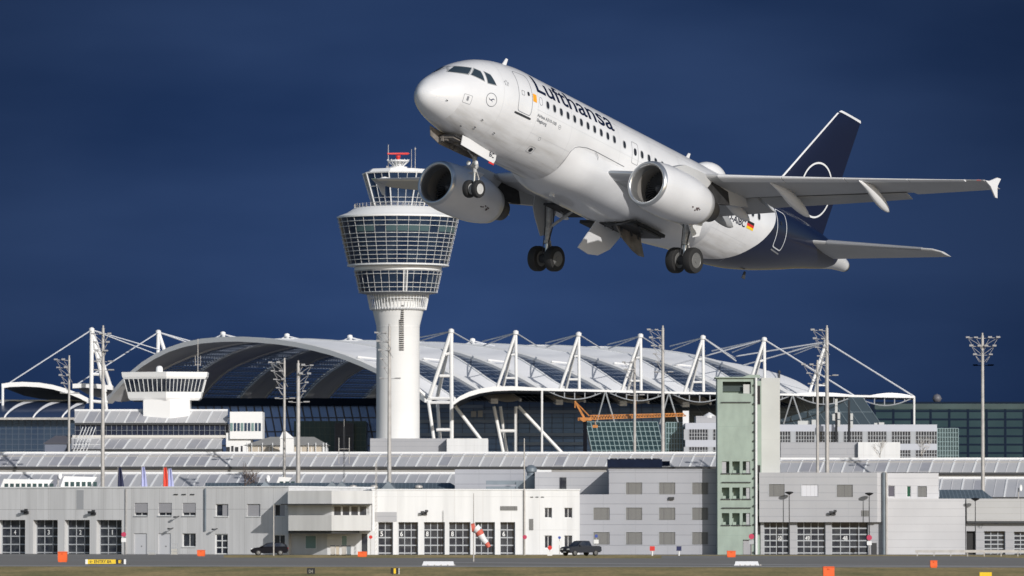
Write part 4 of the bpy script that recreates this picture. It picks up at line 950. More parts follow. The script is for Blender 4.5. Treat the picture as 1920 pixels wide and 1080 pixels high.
M().box(K.L(-60,917,6)[0], K.L(856,917,6)[0], 6.3, 13, 0, z1_-.25).obj('wall', fascia, K.root)
M().box(u0, u1, 17, 40, 0, z0+1.6).obj('rear_block', fascia, K.root)
K2 = Fr('pier_building_east', 1463, 800, 0, 'low pier building with sloped grey roof bands at the right behind the garage block')
K2.root.name = 'pier_building'
z0 = sloped(K2, 1463, 1990, 861, 886, 14, 4.2, pitch=41, phase=33)
u0, _ = K2.L(1463, 886, 13); u1, _ = K2.L(1990, 886, 13); M().box(u0, u1, 14.2, 17, 0, z0-.28).obj('upper_wall', fascia, K2.root)
z1_ = sloped(K2, 1740, 1990, 897, 932, 6, 6, pitch=41, phase=20)
M().box(K2.L(1740,930,6)[0], u1, 6.3, 13, 0, z1_-.25).obj('wall', fascia, K2.root)
M().box(u0, u1, 17, 40, 0, z0+1.6).obj('rear_block', fascia, K2.root)
# ---- building carrying the small control cab
Q = Fr('ramp_control_building', 128, 900, 0, 'grey and white building with a long dark window band under the small control cab')
z0 = sloped(Q, 140, 427, 770, 793, 5, 3.5, pitch=38.5, skew=10, phase=16)
r = Q.R((140,793,427,816), 5.3); M().box(r[0], r[1], 5.3, 11, r[2]-.2, r[3]-.1).obj('window_band', nglass, Q.root)
mm_ = M(); x = 141
while x < 428:
    u, _ = Q.L(x, 800, 5.2); mm_.box(u-.03, u+.03, 5.1, 5.28, r[2], r[3]-.1); x += 9.7
mm_.box(r[0], r[1], 5.12, 5.26, r[2]+(r[3]-r[2])*.38, r[2]+(r[3]-r[2])*.38+.05); mm_.obj('mullions', P('mullion_blue_grey', (.22,.24,.28), .6), Q.root)
r2 = Q.R((136,816,424,821), 4.8); M().box(r2[0], r2[1], 4.6, 11, r2[2], r2[3]).obj('balcony_edge', P('cream_edge', (.62,.6,.57), .6), Q.root)
z0 = sloped(Q, 134, 416, 822, 842, 1, 4.0, pitch=38.5, skew=12, phase=20)
r3 = Q.R((136,842,410,852), .8); M().box(r3[0], r3[1], 1.2, 11, 0, z0-.1).obj('lower_glazing', tglass, Q.root)
r4 = Q.R((431,772,492,806), 4); M().box(r4[0], r4[1], 4, 12, r4[2]-1.4, r4[3]).obj('white_end_block', steelw, Q.root)
o = Q.root.children[-1]
for i in range(9):
    r5 = Q.R((432+6.6*i, 793, 436.5+6.6*i, 808), 3.95); M().box(r5[0], r5[1], 3.9, 3.99, r5[2], r5[3]).obj('window', bglass if i % 3 else greenpane, o)
r6 = Q.R((424,814,470,852), 4.5); M().box(r6[0], r6[1], 4.5, 12, 0, r6[3]+.2).obj('lower_end_block', steelw, Q.root)
dk = M()
for b in ((424,838,431,850),(434,836,438,850),(441,838,447,850),(452,836,455,850)): r5 = Q.R(b, 4.4); dk.box(r5[0], r5[1], 4.38, 4.47, r5[2], r5[3])
dk.obj('lower_windows', dglass, Q.root)
# scaffold-like outside stair at the left end
stt = M()
for i in range(5):
    a = Q.L(136+i*6, 850-i*0, 0); b = Q.L(152+i*6, 800, 0); stt.tube((a[0], .3, a[1]), (b[0], 3.8, b[1]), .06)
for py in (822, 834, 846): a = Q.L(136, py, .2); b = Q.L(188, py, .2); stt.tube((a[0], .4, a[1]), (b[0], .4, b[1]), .06)
stt.obj('outside_stair', frame_w, Q.root)
# small apron control cab
Ct = Fr('apron_control_cab', 306, 906, 0, 'small white control cab with slanted dark windows on a short stem', 'control tower')
SC = 906/FPX
def pz(py, Y): return W(960, py, Y).z
def oct_(cx, wd, z, n=8, ph=pi/8, cy=3.0): R_ = wd/2*SC/cos(pi/n) ; return [(cx + R_*cos(2*pi*i/n+ph), cy + R_*sin(2*pi*i/n+ph)*1.0, z) for i in range(n)]
def rect6(wd, z, dpt=.55, cx=0):  # elongated hexagon-like plan with a front corner
    w_ = wd/2*SC; d = w_*dpt
    return [(-w_, -d*.15+3, z), (w_*.07, -d+3, z), (w_, -d*.35+3, z), (w_, d+3, z), (-w_, d+3, z)]
Z = lambda py: pz(py, 906)
M().loft([rect6(162, Z(697)), rect6(159, Z(706)), rect6(153, Z(710))]).obj('roof_band', steelw, Ct.root)
M().loft([rect6(151, Z(710.3)), rect6(139, Z(734))]).obj('window_band', dglass, Ct.root)
M().loft([rect6(141, Z(734.3)), rect6(136, Z(746)), rect6(128, Z(750))]).obj('cab_base', steelw, Ct.root)
a = rect6(152, Z(710.3)); b = rect6(140, Z(734)); mm_ = M()
for i, n in ((0, 9), (1, 10), (2, 3)):
    for j in range(n+1):
        t = j/n; p = Vector(a[i]).lerp(Vector(a[i+1]), t); q = Vector(b[i]).lerp(Vector(b[i+1]), t); mm_.tube(p + Vector((0,-.05,0)), q + Vector((0,-.05,0)), .07, .07, 4)
mm_.obj('mullions', frame_w, Ct.root)
r = Ct.R((268,750,319,775)); r2 = Ct.R((319,750,355,775)); M().prism([(r[0], .8), (r[1], .2), (r2[1], .9), (r2[1], 6), (r[0], 6)], r[2]-2, r[3]).obj('stem', steelw, Ct.root)
u, z = Ct.L(297, 697); M().rev([(.55,z-.1),(.55,z+.45),(.5,z+.75),(.3,z+.95),(.02,z+1.0)], (u,2.5,0), 20).obj('dome', steelw, Ct.root, ang=.8)
m_ = M(); u, z = Ct.L(369, 697); m_.tube((u,3,z-.3),(u,3,z+5.2),.06).tube((u-.4,3,z+1),(u-.4,3,z+2.6),.04).tube((u+.4,3,z+1),(u+.4,3,z+2.6),.04).tube((u-.4,3,z+1.2),(u+.4,3,z+1.2),.04); m_.obj('aerial', galv, Ct.root)
# beige pavilion
V = Fr('beige_pavilion', 462, 880, 0, 'beige pavilion with a hipped grey roof right of the ramp control building')
r = V.R((462,835,612,852)); M().box(r[0], r[1], 0, 9, 0, r[3]).obj('wall', steelw, V.root)
for i in range(7):
    b = (466+20*i, 838, 484+20*i, 850); q = V.R(b); M().box(q[0], q[1], -.08, 0, q[2], q[3]).obj('panel', beige, V.root)
u0, u1, z1 = r[0], r[1], r[3]; _, zt_ = V.L(500, 819, 4)
M().add([(u0-.4,-.5,z1),(u1+.4,-.5,z1),(u1+.4,9,z1),(u0-.4,9,z1),(u0+3.4,4.2,zt_),(u1-2,4.2,zt_)], [(0,1,5,4),(1,2,5),(2,3,4,5),(3,0,4),(0,3,2,1)]).obj('roof', roofgrey, V.root)
fr_ = M()
for px in (463,472,492,511,530,546,560,578,592,606,612): u, z = V.L(px, 834, -.3); fr_.tube((u,-.35,0),(u,-.35,z+.3),.08,.08,6)
fr_.obj('posts', frame_w, V.root)
wt = Fr('white_tent', 527, 874, 0, 'white pointed tent roof behind the beige pavilion', 'tent'); q = wt.R((524,805,552,822)); cx = (q[0]+q[1])/2
M().add([(q[0],0,q[2]),(q[1],0,q[2]),(q[1],2.4,q[2]),(q[0],2.4,q[2]),(cx-.5,1.2,q[3])], [(0,1,4),(1,2,4),(2,3,4),(3,0,4)]).obj('canopy', steelw, wt.root)
M().box(q[0]+.1, q[1]-.1, .1, 2.3, 0, q[2]).obj('wall', steelw, wt.root)
# small dark shed at left
sh = Fr('small_dark_shed', 82, 905, 0, 'small dark blue grey shed before the left glass facade', 'shed'); q = sh.R((84,832,125,852)); q2 = sh.R((84,818,125,832), 3)
M().box(q[0], q[1], 0, 6, 0, q[3]).obj('wall', P('shed_wall', (.16,.18,.24), .6), sh.root); M().slab([(q[0]-.2,-.2,q[3]),(q[1]+1,-.2,q[3]),(q[1]+1,3,q2[3]),(q[0]+1.4,3,q2[3])], (0,0,.1)).obj('roof', P('shed_roof', (.10,.10,.12), .7), sh.root)
# ================================================================ big control tower
TY = 1209.; tx = W(746, 988, TY).x; s_ = TY / FPX
CT = E('control_tower', (tx, TY, 0), 0, 'tall white airport control tower with two glazed collars and a red radar bar on top', 'control tower')
Zt = lambda py: W(746, py, TY).z
rp = lambda px: px * s_
M().rev([(rp(41), 0), (rp(40.5), Zt(640)), (rp(40.5), Zt(612)), (rp(45), Zt(594)), (rp(49), Zt(577)), (rp(44), Zt(576.5)), (rp(44), Zt(545))], (0,0,0), 64).obj('shaft', P('tower_concrete', (.76,.76,.75), .7, noise=(.12,.06), seams=[(2,3.9,.04,(.68,.68,.67),0)]), CT, ang=.5)
M().rev([(rp(40.9), Zt(613)), (rp(40.9), Zt(612)), (rp(40.4), Zt(612.5))], (0,0,0), 64, cap=False).obj('shaft_joint', steelw, CT)
# stair window strip
wsx = M(); 
for i in range(22):
    py = 574 + i*3.9; sg = 1 if py > 600 else .5; x0 = rp(2.6); x1 = rp(11.5)
    if py < 600: x0 = rp(5+ (600-py)*.08)
    R_ = rp(40.6) if py > 612 else rp(40.6 + (612-py)*.245); a0 = asin(x0/R_); a1 = asin(x1/R_); k = 5
    vs = []
    for j in range(k+1):
        a = a0+(a1-a0)*j/k
        for zz in (Zt(py+2.6), Zt(py)): vs.append(((R_+.06)*sin(a), -(R_+.06)*cos(a), zz))
    wsx.add(vs, [(2*j,2*j+1,2*j+3,2*j+2) for j in range(k)])
wsx.obj('stair_windows', dglass, CT)
def ring_glass(name, rt, rb, zt, zb, n_m, rows, glass, n=64, fw_=.08, gap=None, ph=0):
    o = M().rev([(rb-.1, zb), (rt-.1, zt)], (0,0,0), n, ph=ph).obj(name, glass, CT, ang=.5 if n > 20 else .1)
    m_ = M(); 
    for i in range(n_m):
        a = 2*pi*i/n_m + ph
        m_.tube((rb*cos(a), rb*sin(a), zb), (rt*cos(a), rt*sin(a), zt), fw_*.55, fw_*.55, 4)
    for t in rows:
        z = zb+(zt-zb)*t; r = rb+(rt-rb)*t; m_.rev([(r+.02, z-fw_*.5), (r+.13, z-fw_*.5), (r+.13, z+fw_*.5), (r+.02, z+fw_*.5)], (0,0,0), n, cap=False, ph=ph)
    m_.obj('mullion_grid', frame_w, o); return o
o = ring_glass('main_glazing', rp(114), rp(94), Zt(410), Zt(497), 32, [(497-py)/87 for py in (410,418,427,441,449,457,465,473,481,489,497)], towglass, 64)
gpx = M()    # the clear upper row of panes with green blinds
for j in (3,4,6,7,8,9,11,12,13):
    a0 = (j+17)*2*pi/32 + .01; a1 = a0 + 2*pi/32 - .02; vs = []
    for k in range(4):
        a = a0+(a1-a0)*k/3
        for py in (438, 426): r = rp(94)+(rp(114)-rp(94))*(497-py)/87+.02; vs.append((r*cos(a), r*sin(a), Zt(py)))
    gpx.add(vs, [(2*k,2*k+2,2*k+3,2*k+1) for k in range(3)])
gpx.obj('blinds', P('green_blind', (.07,.12,.13), .3), o)
M().rev([(rp(95.5), Zt(497)), (rp(95.5), Zt(497.2)), (rp(95.5), Zt(499.5)), (rp(60), Zt(500))], (0,0,0), 64).obj('lower_rim', frame_w, CT)
M().rev([(rp(60), Zt(499)), (rp(80), Zt(500)), (rp(82), Zt(503)), (rp(82), Zt(508)), (rp(60), Zt(509))], (0,0,0), 64).obj('collar', steelw, CT, ang=.6)
ring_glass('lower_glazing', rp(82), rp(73.5), Zt(509.5), Zt(549), 32, [0,.21,.42,.84,1], towglass, 64)
gl_ = M()
for a_ in (0.155, .235): a = -pi/2+a_; gl_.tube((rp(74)*cos(a), rp(74)*sin(a), Zt(549)), (rp(82.6)*cos(a), rp(82.6)*sin(a), Zt(509)), .16, .16, 4)
gl_.obj('glazing_break', steelw, CT)
M().rev([(rp(50), Zt(554)), (rp(74), Zt(549.5)), (rp(74), Zt(549)), (rp(50), Zt(549))], (0,0,0), 48).obj('soffit', P('soffit_grey', (.35,.36,.38), .7), CT)
m_ = M()
m_.rev([(rp(50), Zt(582)), (rp(53), Zt(579)), (rp(53), Zt(577)), (rp(50), Zt(577))], (0,0,0), 48, cap=False)
for i in range(56): a = 2*pi*i/56; m_.tube((rp(52.5)*cos(a), rp(52.5)*sin(a), Zt(581)), (rp(58)*cos(a), rp(58)*sin(a), Zt(553)), .10, .10, 4)
m_.rev([(rp(56.5), Zt(560)), (rp(57), Zt(560)), (rp(57), Zt(558.8)), (rp(56.5), Zt(558.8))], (0,0,0), 48, cap=False)
m_.obj('lower_railing', frame_w, CT)
M().rev([(rp(112), Zt(410)), (rp(115), Zt(409.5)), (rp(115), Zt(407)), (rp(96), Zt(400)), (rp(81), Zt(390)), (rp(60), Zt(388))], (0,0,0), 64).obj('sloped_collar_roof', steelw, CT, ang=.5)
m_ = M()
for py in (383.5, 387): m_.rev([(rp(81.5), Zt(py+.5)), (rp(82.2), Zt(py+.5)), (rp(82.2), Zt(py)), (rp(81.5), Zt(py))], (0,0,0), 48, cap=False)
for i in range(48): a = 2*pi*i/48; m_.tube((rp(82)*cos(a), rp(82)*sin(a), Zt(391)), (rp(82)*cos(a), rp(82)*sin(a), Zt(383)), .07, .07, 4)
m_.obj('upper_railing', galv, CT)
# cab: eight sided, glass leaning out
o = M().rev([(rp(49), Zt(388)), (rp(53), Zt(370)), (rp(68), Zt(326))], (0,0,0), 8, ph=pi/8+.16).obj('cab_glazing', bglass, CT)
m_ = M(); ph = pi/8+.16
for i in range(8):
    a, b = 2*pi*i/8+ph, 2*pi*(i+1)/8+ph
    for j in range(3):
        t = j/3; A1 = Vector((cos(a), sin(a), 0)).lerp(Vector((cos(b), sin(b), 0)), t)
        p = A1*rp(49.6); q = A1*rp(68.6); p.z = Zt(388); q.z = Zt(326); m_.tube(p, q, .16 if j == 0 else .06, None, 4)
for py in (326.5, 351, 372, 380): r = rp(49.6+(68.6-49.6)*(388-py)/62); m_.rev([(r, Zt(py+.6)), (r+.12, Zt(py+.6)), (r+.12, Zt(py)), (r, Zt(py))], (0,0,0), 8, cap=False, ph=ph)
m_.obj('mullion_grid', frame_w, o)
M().rev([(rp(69.5), Zt(327)), (rp(70.5), Zt(325)), (rp(62), Zt(324)), (rp(55), Zt(318)), (rp(20), Zt(316.5))], (0,0,0), 8, ph=ph).obj('cab_roof', steelw, CT)
m_ = M().rev([(rp(17), Zt(316.5)), (rp(17), Zt(313)), (rp(8), Zt(312)), (rp(8), Zt(304)), (rp(20), Zt(303)), (rp(20), Zt(300.5)), (rp(5), Zt(300))], (0,0,0), 24)
for i in range(14): a = 2*pi*i/14; m_.tube((rp(20)*cos(a), rp(20)*sin(a), Zt(302)), (rp(20)*cos(a), rp(20)*sin(a), Zt(299)), .09, .09, 4).tube((rp(9)*cos(a), rp(9)*sin(a), Zt(312)), (rp(19)*cos(a), rp(19)*sin(a), Zt(303)), .10, .10, 4)
m_.obj('radar_platform', frame_w, CT)
m_ = M(); m_.rev([(rp(3), Zt(300)), (rp(3), Zt(296)), (rp(4.5), Zt(295)), (rp(4.5), Zt(291.5))], (0,0,0), 16); X0, X1 = rp(-20), rp(18)
m_.slab([(X0, -.5, Zt(289.5)), (X1, .5, Zt(289.5)), (X1+.4, .5, Zt(287.6)), (X1, .5, Zt(286)), (X0, -.5, Zt(287))], (.0, .9, 0)); m_.obj('radar_scanner', red, CT)
m_ = M()
for px, y0, y1, r in ((-18.5, 316, 271, .10), (25, 316, 280, .07), (32, 316, 276, .07), (-21, 316, 311, .15)): m_.tube((rp(px), 0, Zt(y0)), (rp(px), 0, Zt(y1)), r, r*.7, 5)
m_.rev([(.05,Zt(282)),(.2,Zt(279)),(.05,Zt(277))], (rp(32),0,0), 8); m_.obj('aerials', galv, CT)
Bk = Fr('tower_base_block', 694, 1190, 0, 'low white block at the foot of the big control tower'); r = Bk.R((694,822,838,856)); r2 = Bk.R((838,822.5,915,856))
M().box(r[0], r[1], 0, 22, 0, r[3]).obj('wall', greyclad2, Bk.root); M().box(r2[0], r2[1], -3, 22, 0, r2[3]).obj('white_wall', whitew, Bk.root)
# ================================================================ forum roof
HY = 1300.; th = radians(39.7); AX = Vector((14.15, 11.75, 0)); e_ = Vector((sin(th), -cos(th), 0)); nrm = Vector((cos(th), sin(th), 0))
C0 = W(500, 640, HY)
FR = E('terminal_hall', (C0.x, HY, 0), 0, 'huge vaulted terminal hall with white membrane roof hung from white masts', 'terminal')
ORG = Vector((C0.x, HY, 0))
def onarch(px, py):
    d = RAY(px, py); o = Vector((0, 0, CH)); t = (Vector((C0.x, HY, 0)) - o).dot(nrm) / d.dot(nrm); return o + d*t - ORG
apx = [(205,752),(218,736),(232,720),(250,702),(272,684),(296,669),(322,656),(350,646.5),(385,639.5),(420,636.5),(455,636),(490,638),(525,641),(560,646),(592,652.5),(625,661),(655,671),(685,683),(715,697),(745,713),(775,731),(803,750)]
ARC = [onarch(*p) for p in apx]
def densify(P_, k=2):
    out = []
    for a, b in zip(P_[:-1], P_[1:]): out += [a.lerp(b, i/k) for i in range(k)]
    return out + [P_[-1]]
ARC = densify(ARC); NA = len(ARC)
def wfrac(t):   # share of the bay covered by membrane
    if t < .46: return 1 - .62*min(1, (.46-t)/.30)**.8     # left flank
    if t < .66: return 1.
    return 1 - .60*min(1, (t-.66)/.24)**.65
for i in range(0, 7):
    # arch rim
    off = AX*i; last = i == 0
    m_ = M(); m_.ribbon([p + off for p in ARC], nrm*2.0, (0, 0, 1.1)); m_.obj('arch_rib', steelw, FR)
    if i < 6:
        m_ = M(); vs = []; K_ = 6
        for j, p in enumerate(ARC):
            t = j/(NA-1); w_ = wfrac(t)
            for k in range(K_+1):
                s2 = k/K_*w_; sag = -.9*sin(pi*min(1, s2/max(w_, .01)))*(1 if w_ > .9 else .6)
                vs.append(p + off + AX*s2 + Vector((0, 0, sag+.4)))
        m_.add(vs, [(j*(K_+1)+k, (j+1)*(K_+1)+k, (j+1)*(K_+1)+k+1, j*(K_+1)+k+1) for j in range(NA-1) for k in range(K_)])
        mem = m_.obj('roof_membrane', membr, FR, smooth=True)
        J0 = [j for j in range(NA) if wfrac(j/(NA-1)) < .97]
        for seq in ([j for j in J0 if j < NA/2], [j for j in J0 if j > NA/2]):
            pts = [ARC[j] + off + AX*wfrac(j/(NA-1)) + Vector((0,0,.3)) for j in seq]; M().ribbon(pts, nrm*.5, (0, 0, .6)).obj('membrane_edge', steelw, mem)
            gl = M(); vs = []
            for j in seq:
                a = ARC[j] + off + AX*wfrac(j/(NA-1)); b = ARC[j] + off + AX
                vs += [a + Vector((0,0,-.1)), b + Vector((0,0,-.1))]
            gl.add(vs, [(2*q,2*q+2,2*q+3,2*q+1) for q in range(len(seq)-1)])
            right = seq[0] > NA/2
            g_o = gl.obj('roof_glazing', hglass, FR) if right else None
            lat = M()
            n_l = 7 if right else 12
            for q in range(0, len(seq)):
                j = seq[q]; lat.tube(vs[2*q] + Vector((0,0,.12)), vs[2*q+1] + Vector((0,0,.12)), .04 if right else .13, None, 4)
                if not right and q < len(seq)-1:
                    for f_ in (.33,.67): lat.tube(vs[2*q].lerp(vs[2*q+2], f_), vs[2*q+1].lerp(vs[2*q+3], f_), .13, None, 4)
            for f_ in [x_/n_l for x_ in range(1, n_l)]:
                pts = [vs[2*q].lerp(vs[2*q+1], f_) for q in range(len(seq))]; lat.path([p_ + Vector((0,0,.1)) for p_ in pts], .035 if right else .12, 4)
            lat.obj('glazing_bars', P('bar_blue_grey', (.22,.26,.34), .5) if 'bar_blue_grey' not in bpy.data.materials else bpy.data.materials['bar_blue_grey'], g_o or FR)
        # flying strut across the membrane
        j = int(NA*.77); a = ARC[j] + off; b = ARC[j] + off + AX*.33 + Vector((0,0,.55))
        M().tube(a + Vector((0,0,.9)), b, .22, .12, 5).tube(b, ARC[min(NA-1, j+2)] + off + AX*.08 + Vector((0,0,.8)), .10, .10, 5).obj('tie_strut', steelw, mem)
# closing membrane beyond the last arch (right end of the roof)
vs = []
for j in range(int(NA*.5), NA):
    t = (j-NA*.5)/(NA*.5); p = ARC[j] + AX*6; vs += [p + Vector((0,0,.3)), p + AX*(.9*(max(0., sin(pi*max(0, min(1, t)))))**.8) + Vector((0,0,-.3 - 1.2*sin(pi*t)))]
M().add(vs, [(2*q,2*q+2,2*q+3,2*q+1) for q in range(len(vs)//2-1)]).obj('roof_membrane', membr, FR, smooth=True)
def PF(px, py, Y): return W(px, py, Y) - ORG
# eave canopy
nod = [(1135,733),(1254,736),(1370,738),(1486,740),(1602,742.5),(1715,744.5)]
eY = lambda px: 1232 + (px-850)*.125
epx = [(850,756),(862,747),(880,739),(900,733),(925,729),(960,728),(1015,730)] + nod
front = [PF(px, py, eY(px)) for px, py in epx]
bk = [PF(px+2, py+ (14 if px < 1600 else 6), eY(px)+45) for px, py in epx]
M().loft([[p + Vector((0,-.3,-h_)), p + Vector((0,.3,-h_)), p + Vector((0,.3,h_)), p + Vector((0,-.3,h_))] for p, h_ in zip(front, (.4,.45,.5,.5,.5,.45,.3,.22,.22,.22,.22,.22,.22))]).obj('eave_edge', steelw, FR)
ud = M().add([v for a, b in zip(front, bk) for v in (a + Vector((0,.3,-.3)), b)], [(2*q,2*q+1,2*q+3,2*q+2) for q in range(len(front)-1)]); ud.obj('eave_soffit', P('soffit_dark', (.05,.06,.08), .7), FR)  # shadow under the canopy is put into the dark soffit colour
# lens shaped membrane tops on the canopy, right end
for x0, x1, hh in ((1486,1600,4.0),(1632,1714,6.0)):
    rings = []
    for k in range(13):
        px = x0+(x1-x0)*k/12; yb = 730 + (px-1015)*.0205 if px > 1015 else (730 + (1015-px)*.01); hgt = hh*sin(pi*k/12)
        a = PF(px, yb-1.5, eY(px)+.2); rings.append([a, a + Vector((0,.2,hgt*.11)), a + Vector((0,8,hgt*.11)), a + Vector((0,8,-.1))])
    M().loft(rings).obj('canopy_membrane', membr, FR)
# truss under the eave
tr = M()
segs = [(1020,730,1135,733)] + [(*nod[i], *nod[i+1]) for i in range(5)]
for a0, b0, a1, b1 in segs:
    pts = []
    for k in range(13):
        t = k/12; px = a0+(a1-a0)*t; py = b0+(b1-b0)*t + 17*sin(pi*t); pts.append(PF(px, py, eY(px)+.6))
        if k in (2,4,6,8,10): tr.tube(PF(px, b0+(b1-b0)*t, eY(px)+.6), pts[-1], .14, None, 4)
    tr.path(pts, .13, 5)
tr.obj('bowstring_truss', P('truss_grey', (.33,.35,.38), .5), FR)
for (px, py), dx in zip(nod, (1,1,1,1,1,0)):
    if dx: M().tube(PF(px, py, eY(px)), PF(px-17, 795, eY(px)+3), .17, None, 5).tube(PF(px, py, eY(px)), PF(px+18, 795, eY(px)+3), .17, None, 5).obj('v_strut', P('strut_blue_grey', (.42,.45,.48), .5) if 'strut_blue_grey' not in bpy.data.materials else bpy.data.materials['strut_blue_grey'], FR)
for px, y0, y1 in ((1016, 730, 856), (1714, 745, 797)): M().tube(PF(px, y0, eY(px)), PF(px, y1, eY(px)), .24, None, 6).obj('column', steelw, FR)
# masts
def mast(ax, ay, Y, legs, cables, bars=(), r=.42):
    m_ = M(); a = PF(ax, ay, Y)
    m_.rev([(.3, a.z-.5), (.6, a.z-.3), (.6, a.z+.3), (.25, a.z+.55)], (a.x, a.y, 0), 12)
    for x, y, dy in legs: m_.tube(a, PF(x, y, Y+dy), r, r, 8)
    for x0, y0, x1, y1, dy in bars: m_.tube(PF(x0, y0, Y+dy), PF(x1, y1, Y+dy), r*.75, None, 6)
    o = m_.obj('mast', steelw, FR)
    c_ = M()
    for x, y, Y2 in cables: c_.tube(a, PF(x, y, Y2), .15, None, 5)
    c_.obj('stay_cables', P('cable_pale', (.58,.60,.64), .5) if 'cable_pale' not in bpy.data.materials else bpy.data.materials['cable_pale'], o)
    return o
mY = lambda px: 1250 + (px-845)*.105
mast(846, 621, mY(846), [(847,856,0),(805,746,0),(820,746,6)], [(785,633,mY(846)+30),(786,640,mY(846)+36),(885,643,mY(846)+20)], [(802,747,849,747,0),(803,755,849,755,0),(824,705,846,705,0),(835,665,846,662,0)], r=.44)
m_ = M(); Y = mY(846)
for a_, b_, dy in (((803,752),(818,856),0),((820,752),(827,856),5),((849,756),(912,838),0),((802,747),(776,722),2),((818,806),(847,806),0)): m_.tube(PF(*a_, Y+dy), PF(*b_, Y+dy), .37, None, 8)
m_.obj('lower_trestle', steelw, FR)
for i, (px, py) in enumerate(((967,624),(1085,627),(1201,630),(1318,633),(1433,636.5),(1549,641))):
    Y = mY(px); rt_ = 727 + (px-966)*.021; k = (rt_-py)/103
    if i >= 4: rt_ += 2
    mast(px, py, Y, [(px+1,rt_,0),(px-35*k,rt_,0),(px-24*k,rt_,6)], [(px-62,py+16,Y+30),(px-60,py+24,Y+36)] + ([(px+40,py+25,Y+20)] if i < 3 else [(px+62,py+44,Y+8)] if i == 3 else []), [(px-19*k,py+85*k,px,py+85*k,0),(px-8*k,py+42*k,px,py+40*k,0)], r=.34)
cb = M()
for a_, b_ in (((1433,636.5),(1602,742)),((1549,641),(1715,744)),((1318,633),(1378,672)),((1549,641),(1393,685)),((1549,641),(1380,668)),((1433,636.5),(1260,685)),((1433,636.5),(1335,658))):
    cb.tube(PF(*a_, mY(a_[0])), PF(*b_, eY(b_[0]) if b_[1] > 730 else mY(b_[0])+28), .17, None, 5)
cb.obj('long_stay_cables', bpy.data.materials['cable_pale'], FR)
m_ = M(); Y = 1262.
for a_, b_, dy in (((926,762),(945,856),0),((938,762),(951,856),4),((967,762),(967,856),0),((972,762),(1060,856),2),((938,808),(967,808),0)): m_.tube(PF(*a_, Y+dy), PF(*b_, Y+dy), .36, None, 8)
m_.obj('lower_trestle', steelw, FR)
# tips of the masts on the far side
for px, py in ((418,626.5),(538,630),(656,632.5),(886,639)):
    Y = 1345.; m_ = M(); a = PF(px, py, Y); m_.rev([(.3,a.z-.4),(.6,a.z-.2),(.6,a.z+.4),(.25,a.z+.6)], (a.x,a.y,0), 10).tube(a, PF(px-1,py+18,Y), .45).tube(a, PF(px+4,py+18,Y-4), .4)
    o = m_.obj('mast', steelw, FR); M().tube(a, PF(px-20, py+10, Y), .15, None, 5).tube(a, PF(px+42, py+10, Y), .15, None, 5).tube(a, PF(px+30, py+10, Y), .12, None, 5).obj('stay_cables', bpy.data.materials['cable_pale'], o)
Y = 1320.
mast(172, 618.5, 1330, [(171,770,0),(197,735,0),(208,728,5)], [(16,719,1325),(300,656,1345),(292,664,1345)], [(172,659,180,659,0),(172,702,186,702,0)], r=.46)
mast(297, 623, 1345, [(296,668,0),(310,662,0)], [(362,641,1350),(360,645,1350),(139,724,1340)], [], r=.42)
m_ = M()
for a_, b_ in (((196,735),(200,772)),((171,735),(171,772)),((171,752),(202,755))): m_.tube(PF(*a_, 1330), PF(*b_, 1330), .37, None, 8)
m_.obj('lower_trestle', steelw, FR)
# ================================================================ left canopy and left glass wing
LW = E('side_canopy', tuple(W(80, 988, 1300)[:2]) + (0,), 0, 'low white lens shaped canopy over striped glass vault at the far left', 'canopy'); LO = Vector(LW.location)
def PL(px, py, Y): return W(px, py, Y) - LO
M().ribbon([PL(px, py, 1310) for px, py in ((4,724),(20,721.5),(45,720.5),(75,722),(100,726),(125,733),(148,742),(166,751))], (0,3,0), (0,0,1.0)).obj('canopy_rim', steelw, LW)
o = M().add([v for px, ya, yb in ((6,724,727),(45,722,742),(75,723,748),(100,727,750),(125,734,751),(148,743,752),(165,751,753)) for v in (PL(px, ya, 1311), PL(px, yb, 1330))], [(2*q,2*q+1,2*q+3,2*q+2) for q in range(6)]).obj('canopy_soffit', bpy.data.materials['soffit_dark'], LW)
M().ribbon([PL(px, py, 1335) for px, py in ((137,724),(160,723),(185,724.5),(212,727.5))], (0,3,0), (0,0,1.0)).obj('rear_canopy_rim', steelw, LW)
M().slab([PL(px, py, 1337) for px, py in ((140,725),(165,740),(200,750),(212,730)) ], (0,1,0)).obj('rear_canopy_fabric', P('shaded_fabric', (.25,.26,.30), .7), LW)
M().tube(PL(5,724,1308), PL(5,850,1308), .3).obj('column', steelw, LW)
# striped vault
vs = []; K_ = 8; x0, x1 = -60, 152
for k in range(K_+1):
    t = k/K_; py = 785-33*sin(t*pi/2); Yk = 1300+22*(1-cos(t*pi/2)); vs.append([PL(x0-10, py, Yk), PL(x1+14*t, py, Yk)])
M().loft(vs, cap=False, closed=False).obj('vault_glazing', P('vault_glass', (.03,.05,.11), .3, .3), LW, smooth=True)
for xb in (-48, 6, 60, 114):
    st_ = []
    for k in range(K_+1):
        t = k/K_; py = 785-33*sin(t*pi/2)-.6; Yk = 1299.5+22*(1-cos(t*pi/2)); w_ = 3+28*t*t; xx = xb + 52*t**1.3
        st_.append([PL(xx, py, Yk), PL(min(xx+w_, x1+14*t), py, Yk)])
    M().loft(st_, cap=False, closed=False).obj('vault_band', membr, LW, smooth=True)
M().ribbon([PL(-40,752.5,1321), PL(100,752.5,1321), PL(166,753,1321)], (0,1,0), (0,0,.7)).obj('ridge_beam', steelw, LW)
M().ribbon([PL(-40,785,1299.5), PL(140,785,1299.5)], (0,1,0), (0,0,.5)).obj('vault_gutter', galv, LW)
